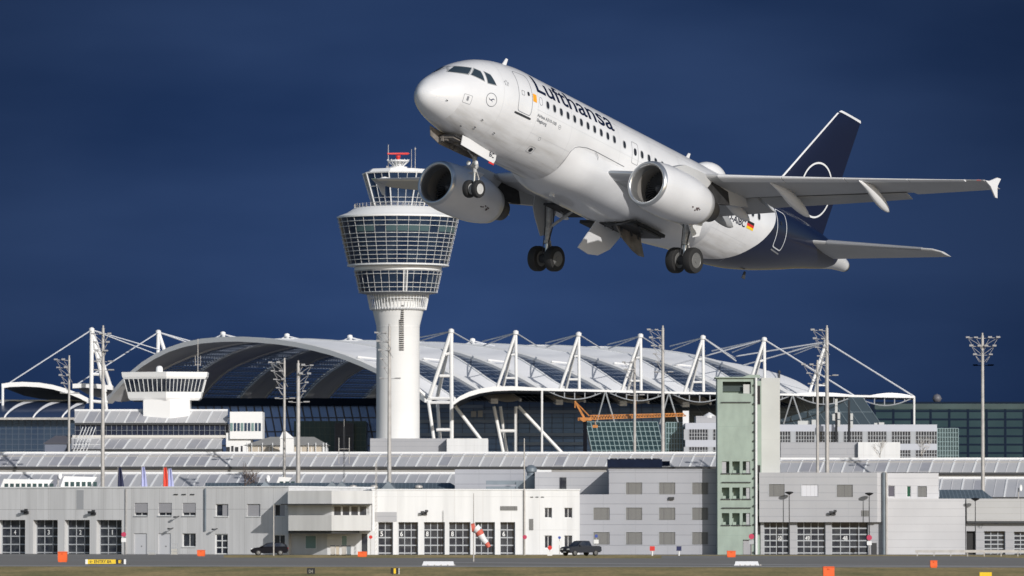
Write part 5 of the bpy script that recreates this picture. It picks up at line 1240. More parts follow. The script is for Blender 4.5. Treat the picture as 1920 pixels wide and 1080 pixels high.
# ================================================================ glass facades
def gfac(name, px0, px1, py0, py1, Y, label, glass, cols, rows, fm, depth=20, fw=.2, lean=0, cat='building', deg=0):
    k = Fr(name, px0, Y, deg, label, cat); r = k.R((px0, py0, px1, py1)); 
    u0, u1, z0, z1 = r; top = z1 - z0
    M().add([(u0,0,z0),(u1,0,z0),(u1-lean,0,z1),(u0-lean,0,z1),(u0,depth,z0),(u1,depth,z0),(u1-lean,depth,z1),(u0-lean,depth,z1)], [(0,1,2,3),(1,5,6,2),(4,0,3,7),(5,4,7,6),(3,2,6,7),(0,4,5,1)]).obj('glass_wall', glass, k.root)
    m_ = M(); h = fw/2
    for i in range(cols+1):
        u = u0+(u1-u0)*i/cols; m_.add([(u-h,-.1,z0),(u+h,-.1,z0),(u+h-lean,-.1,z1),(u-h-lean,-.1,z1),(u-h,0,z0),(u+h,0,z0),(u+h-lean,0,z1),(u-h-lean,0,z1)], [(0,1,2,3),(1,5,6,2),(4,0,3,7),(3,2,6,7)])
    for i in range(rows+1):
        z = z0+top*i/rows; l_ = lean*i/rows; m_.box(u0-l_, u1-l_, -.08, .0, z-h*.8, z+h*.8)
    m_.obj('mullion_grid', fm, k.root); return k, r
darkfr = P('dark_frame', (.06,.075,.12), .5); navyfr = P('navy_frame', (.010,.018,.036), .9, spec=.1); tealdark = P('dark_teal_glass', (.016,.042,.056), .3, .25, noise=(.08,.5,(.03,.065,.078)), spec=.3)
gfac('glass_building', -60, 142, 785, 862, 1302, 'dark blue gridded glass facade at the far left below the striped vault', bglass, 17, 8, P('blue_frame', (.06,.085,.13), .5), fw=.16)
k, r = gfac('glazed_hall_building', 330, 782, 757, 862, 1335, 'dark blue glazed front of the hall behind the tower shaft', P('hall_front_glass', (.075,.14,.34), .3, .8, noise=(.05,.5,(.14,.22,.48)), spec=.5), 30, 4, darkfr, fw=.35, lean=2.5)
M().box(r[0]-1, r[1]+1, -3, 0, r[3]-.5, r[3]+1.2).obj('ring_beam', navyfr, k.root)
gfac('green_glass_box', 552, 686, 790, 862, 1320, 'dark green gridded glass box inside the hall front', tealdark, 14, 6, P('green_frame', (.05,.085,.085), .5), fw=.16)
gfac('dark_lift_block', 628, 662, 793, 862, 1317, 'plain dark block standing before the green glass box', P('block_dark', (.018,.024,.045), .4), 2, 3, darkfr, fw=.14)
k, r = gfac('recessed_terminal_building', 783, 1245, 744, 862, 1318, 'dark recessed glass terminal front behind the trestles', P('recess_glass', (.08,.14,.28), .3, .8, noise=(.04,.5,(.16,.24,.42)), spec=.5), 22, 12, P('recess_frame', (.06,.085,.14), .5), fw=.14)
m_ = M()
for a_, b_ in (((783,762),(905,762)),((783,790),(1000,790)),((900,772),(1110,772)),((783,815),(1105,815)),((960,832),(1100,832))):
    p = W(a_[0], a_[1], 1315); q = W(b_[0], b_[1], 1315); m_.box(p.x-k.o.x, q.x-k.o.x, -3, -1.5, p.z-.35, p.z+.35)
m_.obj('floor_edges', P('floor_edge_grey', (.20,.26,.36), .6), k.root)
m_ = M()
ppm = P('pale_panel', (.40,.40,.38), .6)
for b in ((883,771,893,782),(896,770,905,782)): q = k.R(b, -3.2); M().box(q[0], q[1], -3.4, -3.2, q[2], q[3]).obj('pale_panel', ppm, k.root)
gfac('inclined_glass_hall', 1212, 1655, 745, 800, 1325, 'long inclined blue grey glass band under the canopy edge', P('incline_glass', (.028,.05,.075), .25, noise=(.02,.5,(.045,.075,.10)), spec=.4), 22, 2, P('incline_frame', (.13,.18,.22), .5), fw=.14, lean=4.5, depth=8)
gfac('teal_office_building', 1114, 1248, 791, 862, 1150, 'gridded teal glass office front behind the orange crane', tealdark, 15, 8, frame_t, fw=.13, lean=1.6)
k, r = gfac('glass_stair_tower', 1248.5, 1285, 792, 862, 1150, 'narrow light green gridded glass corner of the office right of the crane', P('pale_teal_glass', (.05,.10,.10), .2, noise=(.2,.5,(.02,.05,.06))), 7, 7, frame_t, fw=.15)
def strips(name, px0, px1, Y, label, bands, wins, glass=dglass, dep=14, end=None, pw=5):
    k = Fr(name, px0, Y, 0, label); 
    z_top = k.R((px0, bands[0][0], px1, 860)); M().box(z_top[0], z_top[1], .3, dep, 0, z_top[3]).obj('core', greyclad, k.root)
    for y0, y1 in bands: q = k.R((px0, y0, px1, y1)); M().box(q[0], q[1], 0, .31, q[2], q[3]).obj('wall_band', P('office_band', (.50,.52,.58), .6) if 'office_band' not in bpy.data.materials else bpy.data.materials['office_band'], k.root)
    for y0, y1 in wins:
        q = k.R((px0, y0, px1, y1)); o = M().box(q[0]+.1, q[1]-.1, .12, .32, q[2]+.003, q[3]-.003).obj('window_strip', glass, k.root)
        m_ = M(); x = px0+2; j = 0
        while x < px1-2:
            u, _ = k.L(x, y0); w_ = .06 if j % 9 else .5; m_.box(u-w_, u+w_, .02, .11, q[2]+.004, q[3]-.004); x += pw; j += 1
        for t in (.3, .62): m_.box(q[0]+.1, q[1]-.1, .04, .10, q[2]+(q[3]-q[2])*t, q[2]+(q[3]-q[2])*t+.1)
        m_.obj('mullions', frame_g, o)
    return k
ka = strips('office_block', 1285, 1347, 1145, 'grey office block with strip windows left of the drill tower', [(793,805),(825,838)], [(805,825),(838,856)])
q = ka.R((1305,780,1347,793), 2); M().box(q[0], q[1], 2, 12, q[2]-.2, q[3]).obj('roof_plant_room', greyclad2, ka.root)
u, z = ka.L(1330, 778, 3); M().rev([(1.1,z-.6),(1.1,z-.1),(.1,z+.5)], (u,3,0), 16).obj('roof_dome', frame_w, ka.root)
u, z = ka.L(1286, 776, 3); M().box(u-.6, u+.6, 3, 4, z-2.5, z+.6).obj('flue', frame_w, ka.root)
kb = strips('long_office_block', 1440, 1757, 1145, 'long grey office block with strip windows right of the drill tower', [(796,809),(832,844)], [(809,832),(844,862)])
m_ = M()
for px, py, w_, h in ((1507,789,22,8),(1526,787,8,10),(1653,792,10,6),(1642,793,6,4)): q = kb.R((px-w_/2, py, px+w_/2, 796.2), 3); m_.box(q[0], q[1], 3, 6, q[2]-.3, q[3])
m_.obj('roof_units', lightblock, kb.root)
gfac('glass_stair_tower', 1757.5, 1797, 803, 862, 1146, 'pale gridded glass end of the long office block', P('stair_glass', (.03,.06,.07), .2, noise=(.2,.5,(.07,.11,.12))), 8, 7, frame_t, fw=.12)
k, r = gfac('terminal_building', 1640, 1990, 755, 865, 1420, 'big dark teal gridded terminal wing at the far right', tealdark, 10, 7, navyfr, fw=.55)
for y0, y1 in ((757,767),): q = k.R((1640,y0,1990,y1), -.15); M().box(q[0], q[1], -.2, -.12, q[2], q[3]).obj('upper_glass_band', P('band_glass', (.05,.085,.09), .3, noise=(.1,.5,(.03,.05,.055))), k.root)
u, z = k.L(1758, 747); M().rev([(.02,z-1.1),(.8,z-.8),(1.15,z),(.8,z+.8),(.02,z+1.15)], (u,2,0), 20).tube((u,2,z-3),(u,2,z-.9),.12).obj('weather_ball', P('ball_grey', (.12,.12,.14), .5), k.root, smooth=True)
k = Fr('panelled_hall', 1464, 1000, 0, 'long pale panelled hall with a bright white end block above the pier roofs'); q = k.R((1464,829,1610,862)); q2 = k.R((1609,829,1688,860), -1)
M().box(q[0], q[1], 0, 12, 0, q[3]).obj('wall', greyclad2, k.root); M().box(q2[0], q2[1], -1, 12, 0, q2[3]).obj('white_wall', whitew, k.root)
# antenna masts on the office roof
for px, y0, y1, lab in ((1568, 748, 826, 'mobile antenna mast with white panels, left one of the pair on the long office roof'), (1592, 750, 826, 'thinner dark antenna mast, right one of the pair on the long office roof')):
    p = W(px, y1, 1140); o = E('antenna_mast', p, 0, lab, 'antenna mast', 'antenna masts on the office roof'); q = W(px, y0, 1140) - p
    M().tube((0,0,-2), (0,0,q.z), .28, .2, 6).obj('pole', darkst, o)
    pn = M(); zz = q.z
    for dz, dx in ((0,0),(-1.4,0),(-2.6,.5),(-2.9,-.5),(-4.1,.5)): 
        if px < 1580 or dx > 0: pn.box(dx-.25, dx+.25, -.4, -.1, zz+dz-1.3, zz+dz)
    pn.obj('antenna_panels', lightblock, o)
# ================================================================ floodlight masts
def fmast(px, ytop, ybot, Y, label, arms, r=.30, yhead=None, bare=False):
    p = W(px, ybot, Y); t = W(px, ytop, Y); o = E('floodlight_mast', (p.x, Y, 0), 0, label, 'light mast', 'tall floodlight masts')
    M().tube((0,0,0), (0,0,t.z), r, r*.62, 12).tube((0,0,t.z-.05), (0,0,t.z+.35), .12).obj('pole', galv if r > .2 else steelw, o, smooth=False, ang=.9)
    k = Y/FPX; fr_ = M(); lm = M(); rr = random.Random(int(px))
    for side, n, w_ in arms:
        zt_ = (yhead or ytop) ; z0 = W(px, zt_, Y).z - .4
        for i in range(n):
            z = z0 - i*1.15; ww = w_*(1-.72*i/n) if side else w_
            sgn = side if side else (1 if i % 2 else -1)
            fr_.tube((0,0,z), (sgn*ww, -.3, z+.1), .055, None, 4)
            fr_.tube((0,0,z-1.1), (sgn*ww, -.3, z+.1), .045, None, 4)
            for j in range(2 if ww > 1.2 else 1):
                xx = sgn*(ww - j*1.1); lm.box(xx-.28, xx+.24, -.65, -.25, z+.05, z+.20+.12*rr.random()); 
                fr_.tube((xx,-.3,z+.1),(xx-sgn*.6,-.2,z-.9), .04, None, 4)
        zz = z0 - n*1.15 - .2; fr_.tube((-1.3*.9,0,zz),(1.4,0,zz),.06,None,4)
        lm.box(.7,1.5,-.4,.1,zz,zz+.15).box(-1.3,-.7,-.4,.1,zz,zz+.15)
    fr_.obj('lamp_frame', P('lamp_frame_grey', (.30,.30,.31), .5) if 'lamp_frame_grey' not in bpy.data.materials else bpy.data.materials['lamp_frame_grey'], o)
    lm.obj('lamp_heads', P('lamp_head_grey', (.33,.33,.34), .4, metal=.2) if 'lamp_head_grey' not in bpy.data.materials else bpy.data.materials['lamp_head_grey'], o)
    return o
fmast(129, 671, 915, 860, 'slim floodlight mast at the far left before the striped glass vault', [(-1,4,1.9)], .24)
fmast(192.5, 615, 918, 790, 'tall floodlight mast beside the leftmost roof mast', [(-1,4,1.3),(1,3,.9)], .31, yhead=622)
fmast(533, 676, 915, 800, 'floodlight mast with lamps on its left, left one of the close pair before the arch', [(-1,4,1.9)], .25)
fmast(559, 681, 915, 780, 'floodlight mast with lamps on its right, right one of the close pair before the arch', [(1,4,1.8)], .36)
fmast(730, 612, 915, 775, 'tall floodlight mast standing before the shaft of the big control tower', [(-1,5,1.7)], .33, yhead=620)
fmast(1190, 676, 860, 880, 'floodlight mast standing before the crane jib', [(-1,4,1.6)], .28)
fmast(1243, 615, 862, 840, 'tall floodlight mast right of the crane before the roof mast', [(-1,5,2.0)], .33)
fmast(1533, 680, 890, 790, 'shorter floodlight mast, left one of the pair right of the drill tower', [(-1,2,1.9)], .26)
fmast(1551, 615, 890, 780, 'taller floodlight mast, right one of the pair right of the drill tower', [(-1,5,1.9)], .34)
fmast(1843, 629, 915, 790, 'lone floodlight mast at the far right against the dark blue sky', [(-1,3,2.0),(1,3,2.1)], .30)
# thin lattice aerials
for px, y0, y1, Y, lab in ((645, 800, 912, 790, 'thin dark whip aerial mast above the pier roof left of the tower'), (705, 868, 1043, 735, 'thin grey lattice mast at the joint of the corner block and white hall'), (983, 822, 1043, 725, 'tall thin grey pole standing before the white hall'), (513, 946, 1043, 715, 'thin pale pole standing behind the dark hatchback')):
    p = W(px, y1, Y); t = W(px, y0, Y); o = E('thin_pole', (p.x, Y, 0), 0, lab, 'pole')
    if px in (645, 705):
        m_ = M(); 
        for dx in (-.13, .13): m_.tube((dx,0,0),(dx*.6,0,t.z),.035,None,4)
        z = .5
        while z < t.z: m_.tube((-.13,0,z),(.13,0,z+.4),.025,None,4); z += .5
        m_.obj('lattice', galv if px == 705 else darkst, o)
        if px == 645: M().tube((0,0,t.z),(0,0,t.z+1),.03).tube((-.7,0,t.z-5),(-.7,0,t.z-1.5),.05).tube((.7,0,t.z-5),(.7,0,t.z-1.5),.05).tube((-.7,0,t.z-3),(.7,0,t.z-3),.04).obj('whips', galv, o)
    else: M().tube((0,0,0),(0,0,t.z),.13 if px == 983 else .09,.06,8).obj('pole', galv, o)
# ================================================================ crane
p = W(1097, 880, 900); Cr = E('construction_crane', (p.x, 900, 0), 0, 'orange tower crane with a long lattice jib on a dark mast', 'crane')
PC = lambda px, py, dy=0: W(px, py, 900+dy) - Vector((p.x, 900, 0))
m_ = M().tube((0,0,0), PC(1097,789), .42, .42, 4).obj('mast', P('crane_mast_dark', (.008,.009,.014), .9, spec=.1), Cr)
j_ = M()
a, b = PC(1106,779), PC(1282,775); a2, b2 = PC(1106,786.5), PC(1286,780)
for yy in (-.5, .5):
    dv = Vector((0, yy, 0)); j_.tube(a2+dv, b2+dv, .08, None, 4)
j_.tube(a, b, .09, None, 4)
for i in range(34):
    t0, t1 = i/34, (i+.5)/34
    for yy in (-.5,.5): j_.tube(a2.lerp(b2, t0)+Vector((0,yy,0)), a.lerp(b, t1), .07, None, 4).tube(a.lerp(b, t1), a2.lerp(b2, (i+1)/34)+Vector((0,yy,0)), .07, None, 4)
j_.obj('jib', craneo, Cr)
M().tube(PC(1098,788), PC(1078,752), .24, .18, 4).tube(PC(1105,780), PC(1078,752), .10, None, 4).tube(PC(1078,752), PC(1078,765), .09).obj('back_mast', craneo, Cr)
M().box(-1.1, 1.0, -.8, .8, PC(1097,789).z, PC(1097,783).z).obj('slewing_cab', craneo, Cr); M().slab([PC(1087,782,-1),PC(1099,790,-1),PC(1094,791,-1),PC(1086,786,-1)], (0,2,0)).obj('counterweight', craneo, Cr)
M().tube(PC(1116,786), PC(1116,797), .05).box(PC(1116,797).x-.4, PC(1116,797).x+.4, -.3, .3, PC(1116,802).z, PC(1116,797).z).obj('hook_block', craneo, Cr)
p2 = PC(1190, 781, -12); M().tube(PC(1191,786,-2), PC(1191,750,-2), .22, .2, 4).obj('jib_tower', craneo, Cr)
# ================================================================ small things in front
def lamp(px, py0, Y, lab):
    p = W(px, 1040, Y); t = W(px, py0, Y); o = E('street_lamp', (p.x, Y, 0), 0, lab, 'street lamp', 'street lamps at the right'); M().tube((0,0,0),(0,0,t.z),.075,.05,8).obj('pole', darkst, o)
    M().rev([(.05,t.z-.25),(.5,t.z-.02),(.55,t.z+.08),(.3,t.z+.16),(.05,t.z+.18)], (0,0,0), 20).obj('lamp_shade', black, o, ang=.6)
lamp(1480, 924, 743.8, 'dark disc headed street lamp before door 50'); lamp(1630, 926, 743.8, 'dark disc headed street lamp right of door 48'); lamp(1829, 936, 744.6, 'dark headed street lamp before the far grey garage')
def sign(px, pyc, pyb, Y, mat, lab, r=.36, name='round_sign', plate=None):
    p = W(px, pyb, Y); c = W(px, pyc, Y); o = E(name, (p.x, Y, 0), 0, lab, 'sign'); M().tube((0,0,0),(0,0,c.z),.04,None,6).obj('pole', galv, o)
    M().rev([(.01,-.09),(r,-.09),(r,-.06),(.01,-.06)], (0,0,c.z), 24, 'y').obj('disc', mat, o)
    if plate: M().box(-.3,.3,-.08,-.05,c.z-.95,c.z-.45).obj('plate', plate, o)
    return o
magenta = P('sign_red', (.48,.04,.10), .5); bluem = P('sign_blue', (.04,.08,.35), .5)
sign(232, 1002, 1042, 733, magenta, 'round red sign beside garage door 1', .30, plate=frame_w)
sign(1409, 1006, 1046, 730, magenta, 'round red sign before the door of the green drill tower', .34, plate=frame_g)
sign(1630, 1008, 1047, 743, magenta, 'round red sign right of garage door 48', .34, plate=frame_w)
sign(695, 1007, 1043, 731, red, 'small round red sign beside the glass door', .22)
sign(984, 1007, 1043, 724, magenta, 'small round red sign on the tall thin pole', .26)
sign(1031, 1027, 1046, 706, red, 'small red and white sign left of the pickup', .26, plate=frame_w)
sign(1049, 1008, 1043, 733, bluem, 'small blue sign on a pole left of the pickup', .18, plate=frame_w)
sign(1118, 1005, 1042, 732, bluem, 'blue and white direction sign behind the pickup', .2, plate=frame_w)
def marker(px, lab, mat):
    p = W(px, 1043, 715); o = E('marker_post', (p.x, 715, 0), 0, lab, 'marker post'); M().tube((0,0,0),(0,0,.6),.10).obj('base', frame_w, o); M().box(-.3,.3,-.15,.15,.6,1.15).obj('head', mat, o)
marker(1223, 'low post with a red head before the grey office block', red); marker(1273, 'low post with a dark blue head before the grey office block', P('dark_blue', (.01,.015,.08), .5))
def obox(px0, px1, py0, py1, lab, group=None, gable=False):
    Y = GY(py1); k = Y/FPX; w_ = (px1-px0)*k; h = (py1-py0)*k; x = W((px0+px1)/2, py1, Y).x
    o = E('orange_box', (x, Y, 0), 0, lab, 'box', group); d = min(w_, 1.2); b = .06
    M().loft([[(-w_/2+b,-d/2,0),(w_/2-b,-d/2,0),(w_/2-b,d/2,0),(-w_/2+b,d/2,0)], [(-w_/2,-d/2-.02,h*.2),(w_/2,-d/2-.02,h*.2),(w_/2,d/2,h*.2),(-w_/2,d/2,h*.2)], [(-w_/2,-d/2-.02,h*.86),(w_/2,-d/2-.02,h*.86),(w_/2,d/2,h*.86),(-w_/2,d/2,h*.86)], [(-w_/2+.05,-d/2+.05,h*.95),(w_/2-.05,-d/2+.05,h*.95),(w_/2-.05,d/2-.05,h*.95),(-w_/2+.05,d/2-.05,h*.95)]]).obj('body', orange, o)
    M().box(-w_/2-.02, w_/2+.02, -d/2-.05, d/2+.03, h*.86, h*.93).box(-w_*.1, w_*.1, -d/2-.07, -d/2-.02, h*.7, h*.8).obj('lid', P('orange_lid', (.70,.10,.02), .5) if 'orange_lid' not in bpy.data.materials else bpy.data.materials['orange_lid'], o)
obox(109, 126, 1033, 1054, 'tall orange box on the taxiway edge before garage door 3'); obox(370, 384.5, 1030.5, 1043, 'small orange box against the wall left of the glass door')
obox(671, 688, 1033.5, 1044, 'low orange grit box beside the glass door of the corner block'); obox(1363, 1379, 1032, 1045, 'orange grit box at the foot of the green drill tower')
obox(1543, 1564, 1061, 1084, 'large orange box at the bottom edge of the photo in the grass'); obox(1744, 1757, 1050, 1064.5, 'small orange box on the taxiway before the blank clad wall')
# taxiway sign
Y = GY(1058.5); k = Y/FPX; x = W(198, 1058, Y).x; o = E('taxiway_sign', (x, Y, 0), radians(6), 'long low yellow taxiway sign with black lettering and a black end panel', 'sign')
w_ = 76*k; h = 9.5*k; M().box(-w_/2+.22, w_/2-.95, -.14, .14, .07, h).obj('yellow_panel', P('sign_yellow', (.80,.55,.015), .45, noise=(1,.15)), o); M().box(w_/2-.948, w_/2-.20, -.14, .14, .07, h).obj('black_panel', black, o)
M().box(-w_/2, -w_/2+.218, -.17, .17, .04, h+.02).box(w_/2-.198, w_/2, -.17, .17, .04, h+.02).obj('end_caps', frame_w, o)
text_obj('lettering', '\u2190 ENTRY 8A', 1, black, o, lambda u, v: (-w_/2+.40+u, -.145, .13+v), .02, h=h*.62, wd=w_-1.75)
text_obj('lettering', 'E', 1, yellow, o, lambda u, v: (w_/2-.70+u, -.145, .13+v), .03, h=h*.6, wd=.26)
lg = M(); 
for i in range(5): lg.box(-w_/2+.5+i*.9, -w_/2+.56+i*.9, -.05, .05, 0, .07)
lg.obj('legs', darkst, o)
# small black and yellow position markers near the bottom
for px, mt, lab in ((583, black, 'small black position board in the grass at the bottom'), (740, yellow, 'small yellow and black position board in the grass at the bottom')):
    Y = GY(1078); x = W(px, 1078, Y).x; k = Y/FPX; o = E('position_board', (x, Y, 0), 0, lab, 'sign'); w_ = 15*k; h = 13*k
    M().box(-w_/2, w_/2, -.08, .08, .08, h).obj('board', black, o)
    if px == 740: M().box(-w_*.12, w_*.16, -.09, -.082, .10, h-.03).obj('yellow_stripe', yellow, o); M().box(w_/2+.002, w_/2+.05, -.09, .09, .05, h).obj('end_cap', frame_w, o)
    else: text_obj('lettering', '04', 1, P('faded_lettering', (.22,.21,.18), .5), o, lambda u, v: (-w_*.28+u, -.085, .14+v), .02, h=h*.5, wd=w_*.55)
    M().box(-w_*.3, -w_*.25, -.03, .03, 0, .08).box(w_*.25, w_*.3, -.03, .03, 0, .08).obj('legs', darkst, o)
Y = GY(1083); x = W(1848, 1083, Y).x; o = E('yellow_sign', (x, Y, 0), 0, 'yellow taxiway sign just rising at the bottom right edge', 'sign'); M().box(-.42, .42, -.12, .12, .05, 10*Y/FPX).obj('panel', bpy.data.materials['sign_yellow'], o); M().box(-.3,-.25,-.03,.03,0,.05).box(.25,.3,-.03,.03,0,.05).obj('legs', darkst, o)
for px0, px1, lab in ((791, 853, 'long white painted barrier block before the white hall'), (1376, 1424, 'white barrier block before the green drill tower')):
    Y = GY(1060.5); k = Y/FPX; x = W((px0+px1)/2, 1060, Y).x; w_ = (px1-px0)*k; o = E('white_barrier', (x, Y, 0), 0, lab, 'barrier')
    h = 8*k; M().loft([[(-w_/2,-.3,0),(w_/2,-.3,0),(w_/2,.3,0),(-w_/2,.3,0)],[(-w_/2+.1,-.22,h*.5),(w_/2-.1,-.22,h*.5),(w_/2-.1,.22,h*.5),(-w_/2+.1,.22,h*.5)],[(-w_/2+.15,-.12,h),(w_/2-.15,-.12,h),(w_/2-.15,.12,h),(-w_/2+.15,.12,h)]]).obj('block', P('barrier_white', (.66,.67,.70), .6) if 'barrier_white' not in bpy.data.materials else bpy.data.materials['barrier_white'], o)
    m_ = M(); [m_.box(-w_/2+.5+i*w_/5, -w_/2+.62+i*w_/5, -.31, .31, 0, h*.25) for i in range(5)]; m_.obj('slots', galv, o)
# windsock
Y = GY(1053); x = W(888, 1053, Y).x; k = Y/FPX; o = E('windsock', (x, Y, 0), 0, 'drooping red and white striped windsock on a pole before the white hall', 'windsock')
ws = lambda px, py: Vector((W(px, py, Y).x - x, 0, W(px, py, Y).z)); M().tube((0,0,0), (0,0,ws(888,925).z), .07, .04, 8).obj('pole', galv, o)
sm = P('windsock_red', (.62,.13,.09), .7); sw_ = P('windsock_white', (.72,.72,.72), .7); cl = [(884,990,8),(891,989,8.5),(897,995,8),(901,1003,7.2),(906,1011,6),(912,1018,5),(917,1026,4)]
for i in range(6):
    rings = []
    for (a_, b_, r_) in (cl[i], cl[i+1]):
        c = ws(a_, b_); t = (ws(*cl[i+1][:2]) - ws(*cl[i][:2])).normalized(); q = Vector((0,1,0)); n_ = t.cross(q); rings.append([c + (n_*cos(2*pi*j/14) + q*sin(2*pi*j/14))*r_*k for j in range(14)])
    M().loft(rings, cap=False).obj('sock_band', sm if i in (0,2,3,5) and not i == 3 or i == 3 and False else (sm if i in (0,2,5) else sw_), o, smooth=True)
# flags
for px, y0, mt, lab in ((224, 878, P('flag_navy', (.015,.02,.06), .7), 'drooping dark navy flag, leftmost behind the fire station roof'), (268, 877, P('flag_lilac', (.38,.40,.62), .7), 'drooping pale lilac flag behind the fire station roof'), (309, 878, P('flag_red', (.65,.07,.04), .7), 'drooping orange red flag behind the fire station roof'), (318, 880, bpy.data.materials['flag_lilac'] if 'flag_lilac' in bpy.data.materials else white, 'drooping lilac flag right beside the red flag')):
    Yf = 756; p = W(px-3, 920, Yf); t = W(px-3, y0-2, Yf); o = E('flag', (p.x, Yf, 0), 0, lab, 'flag', 'flags behind the fire station'); M().tube((0,0,0),(0,0,t.z),.05,.04,6).obj('pole', galv, o)
    vs = []; nx_, nz_ = 7, 12; h = (916-y0)*Yf/FPX
    for i in range(nz_+1):
        for j in range(nx_+1):
            u = j/nx_; v = i/nz_; vs.append((.05 + u*(.35+.40*v**.8), -.16*sin(u*9+v*2), t.z - .1 - v*h + .12*u))
    M().add(vs, [(i*(nx_+1)+j, i*(nx_+1)+j+1, (i+1)*(nx_+1)+j+1, (i+1)*(nx_+1)+j) for i in range(nz_) for j in range(nx_)]).obj('cloth', mt, o, smooth=True)
# bins, air units
for px, w_, mt, lab in ((624, 9, galv, 'grey wheeled bin, leftmost by the corner block'), (633, 6, beige, 'narrow beige bin between the grey bins'), (645, 9, galv, 'grey wheeled bin right of the beige bin'), (654, 8, bpy.data.materials['zinc_duct'], 'blue grey wheeled bin, rightmost by the corner block')):
    Yb = 722; k = Yb/FPX; p = W(px, 1043, Yb); o = E('wheeled_bin', (p.x, Yb, 0), 0, lab, 'bin', 'bins by the corner block'); w2 = w_*k/2; h = 19*k
    M().loft([[(-w2*.8,-.3,.1),(w2*.8,-.3,.1),(w2*.8,.3,.1),(-w2*.8,.3,.1)], [(-w2,-.38,h*.88),(w2,-.38,h*.88),(w2,.38,h*.88),(-w2,.38,h*.88)]]).obj('body', mt, o); M().box(-w2*1.05, w2*1.05, -.42, .42, h*.885, h).obj('lid', darkst, o); M().tube((-w2,.3,.1),(w2,.3,.1),.1).obj('wheels', black, o)
for px, h_, lab in ((285, 8, 'low beige air unit between the two pale doors'), (327, 22, 'stack of pale frames leaning on the wall right of the second pale door')):
    Yb = 735; k = Yb/FPX; p = W(px, 1042, Yb); o = E('wall_unit', (p.x, Yb, 0), 0, lab, 'equipment'); m_ = M()
    m_.box(-.45,.45,-.3,.3,.05,h_*k*.5) ; m_.obj('casing', P('unit_beige', (.42,.41,.38), .6) if 'unit_beige' not in bpy.data.materials else bpy.data.materials['unit_beige'], o)
    m_ = M()
    for dx in (-.42, .42): m_.tube((dx,-.32,0),(dx,-.32,h_*k),.035)
    for z in (.3,.6,.95): m_.tube((-.42,-.32,h_*k*z),(.42,-.32,h_*k*z),.03)
    m_.obj('frame', frame_g, o)
# guard rail at the right
Yb = 700; p = W(1716, 1043, Yb); o = E('guard_rail', (p.x, Yb, 0), 0, 'long grey crash barrier rail running before the blank clad wall', 'barrier'); L_ = 230*Yb/FPX
M().box(0, L_, -.05, .05, .45, .75).obj('rail', galv, o); m_ = M(); [m_.box(.2+i*2, .3+i*2, .05, .15, 0, .75) for i in range(int(L_/2))]; m_.obj('posts', galv, o)
# bare tree on the roofline, winter trees by the white block
def bare_tree(px, py, pb, Y, lab, h=2.6, seed=1, mat=None, full=1):
    p = W(px, pb, Y); o = E('bare_tree', p, 0, lab, 'tree'); rr = random.Random(seed); tk = M(); cr = M()
    mt = P('twig_brown', (.10,.075,.065), .9) if 'twig_brown' not in bpy.data.materials else bpy.data.materials['twig_brown']
    def br(a, d, l, r, lv):
        b = a + d*l; (tk if lv < 1 else cr).tube(a, b, r, r*.7, 4)
        if lv < 4:
            for _ in range(3 if lv else 6):
                nd_ = (d + Vector((rr.uniform(-.9,.9), rr.uniform(-.9,.9), rr.uniform(-.1,.6)))).normalized(); br(a + d*l*rr.uniform(.45,1), nd_, l*rr.uniform(.55,.8), r*.6, lv+1)
    br(Vector((0,0,-1)), Vector((0,0,1)), h*.5+1, .09, 0)
    tk.obj('trunk', mt, o); cr.obj('crown', mat or mt, o)
bare_tree(459, 888, 915, 768, 'bare winter tree rising over the fire station roof', 1.6, 2)
bare_tree(474, 888, 917, 770, 'smaller bare bush right of the bare tree over the roof', 1.1, 5)
snow = P('pale_twigs', (.5,.48,.45), .8)
for px, sd, lab in ((1650, 8, 'small pale bare tree before the bright white hall end'), (1727, 9, 'pale bare tree before the long office block strip windows')): bare_tree(px, 840, 862, 985, lab, 2.2, sd, snow)
# jet bridges and trucks seen over the left roof
def bridge(px0, px1, y0, y1, Y, lab):
    k = Fr('jet_bridge', px0, Y, 0, lab, 'jet bridge'); r = k.R((px0, y0, px1, y1)); u0, u1, z0, z1 = r
    M().slab([(u0,0,z0),(u1-1,0,z0),(u1,0,z1-.1),(u0+.5,0,z1)], (0,2.5,0)).obj('tunnel', steelw, k.root)
    m_ = M(); n = int((u1-u0)/.75)
    for i in range(n): m_.box(u0+.6+i*.75, u0+1.1+i*.75, -.04, -.003, z0+.15, z0+.15+(z1-z0)*.4)
    m_.obj('windows', tglass, k.root); M().box(u0+.6, u0+1.6, .5, 2, 0, z0-.003).box(u1-2.6, u1-1.6, .5, 2, 0, z0-.003).obj('supports', galv, k.root)
bridge(113, 182, 893, 914, 775, 'white jet bridge with a row of small windows, right one over the left roof'); bridge(0, 100, 898, 916, 778, 'white jet bridge, left one over the left roof')
bridge(516, 548, 894, 912, 779, 'short white jet bridge end beside the pair of floodlight masts')
for px, py, Y, lab in ((110, 892, 770, 'small white dish on the left jet bridge'), (500, 897, 766, 'white radar dish right of the bare tree'), (1911, 915, 760, 'white dome on a small green glazed cab at the right edge')):
    p = W(px, py, Y); o = E('dish_aerial', (p.x, Y, 0), 1.1, lab, 'dish'); M().rev([(.02,0),(.2,-.05),(.35,-.15),(.45,-.25),(.43,-.27),(.33,-.17)], (0,0,p.z), 20, 'y').obj('dish', steelw, o, smooth=True); M().tube((0,.1,0),(0,.1,p.z),.08).obj('pole', galv, o)
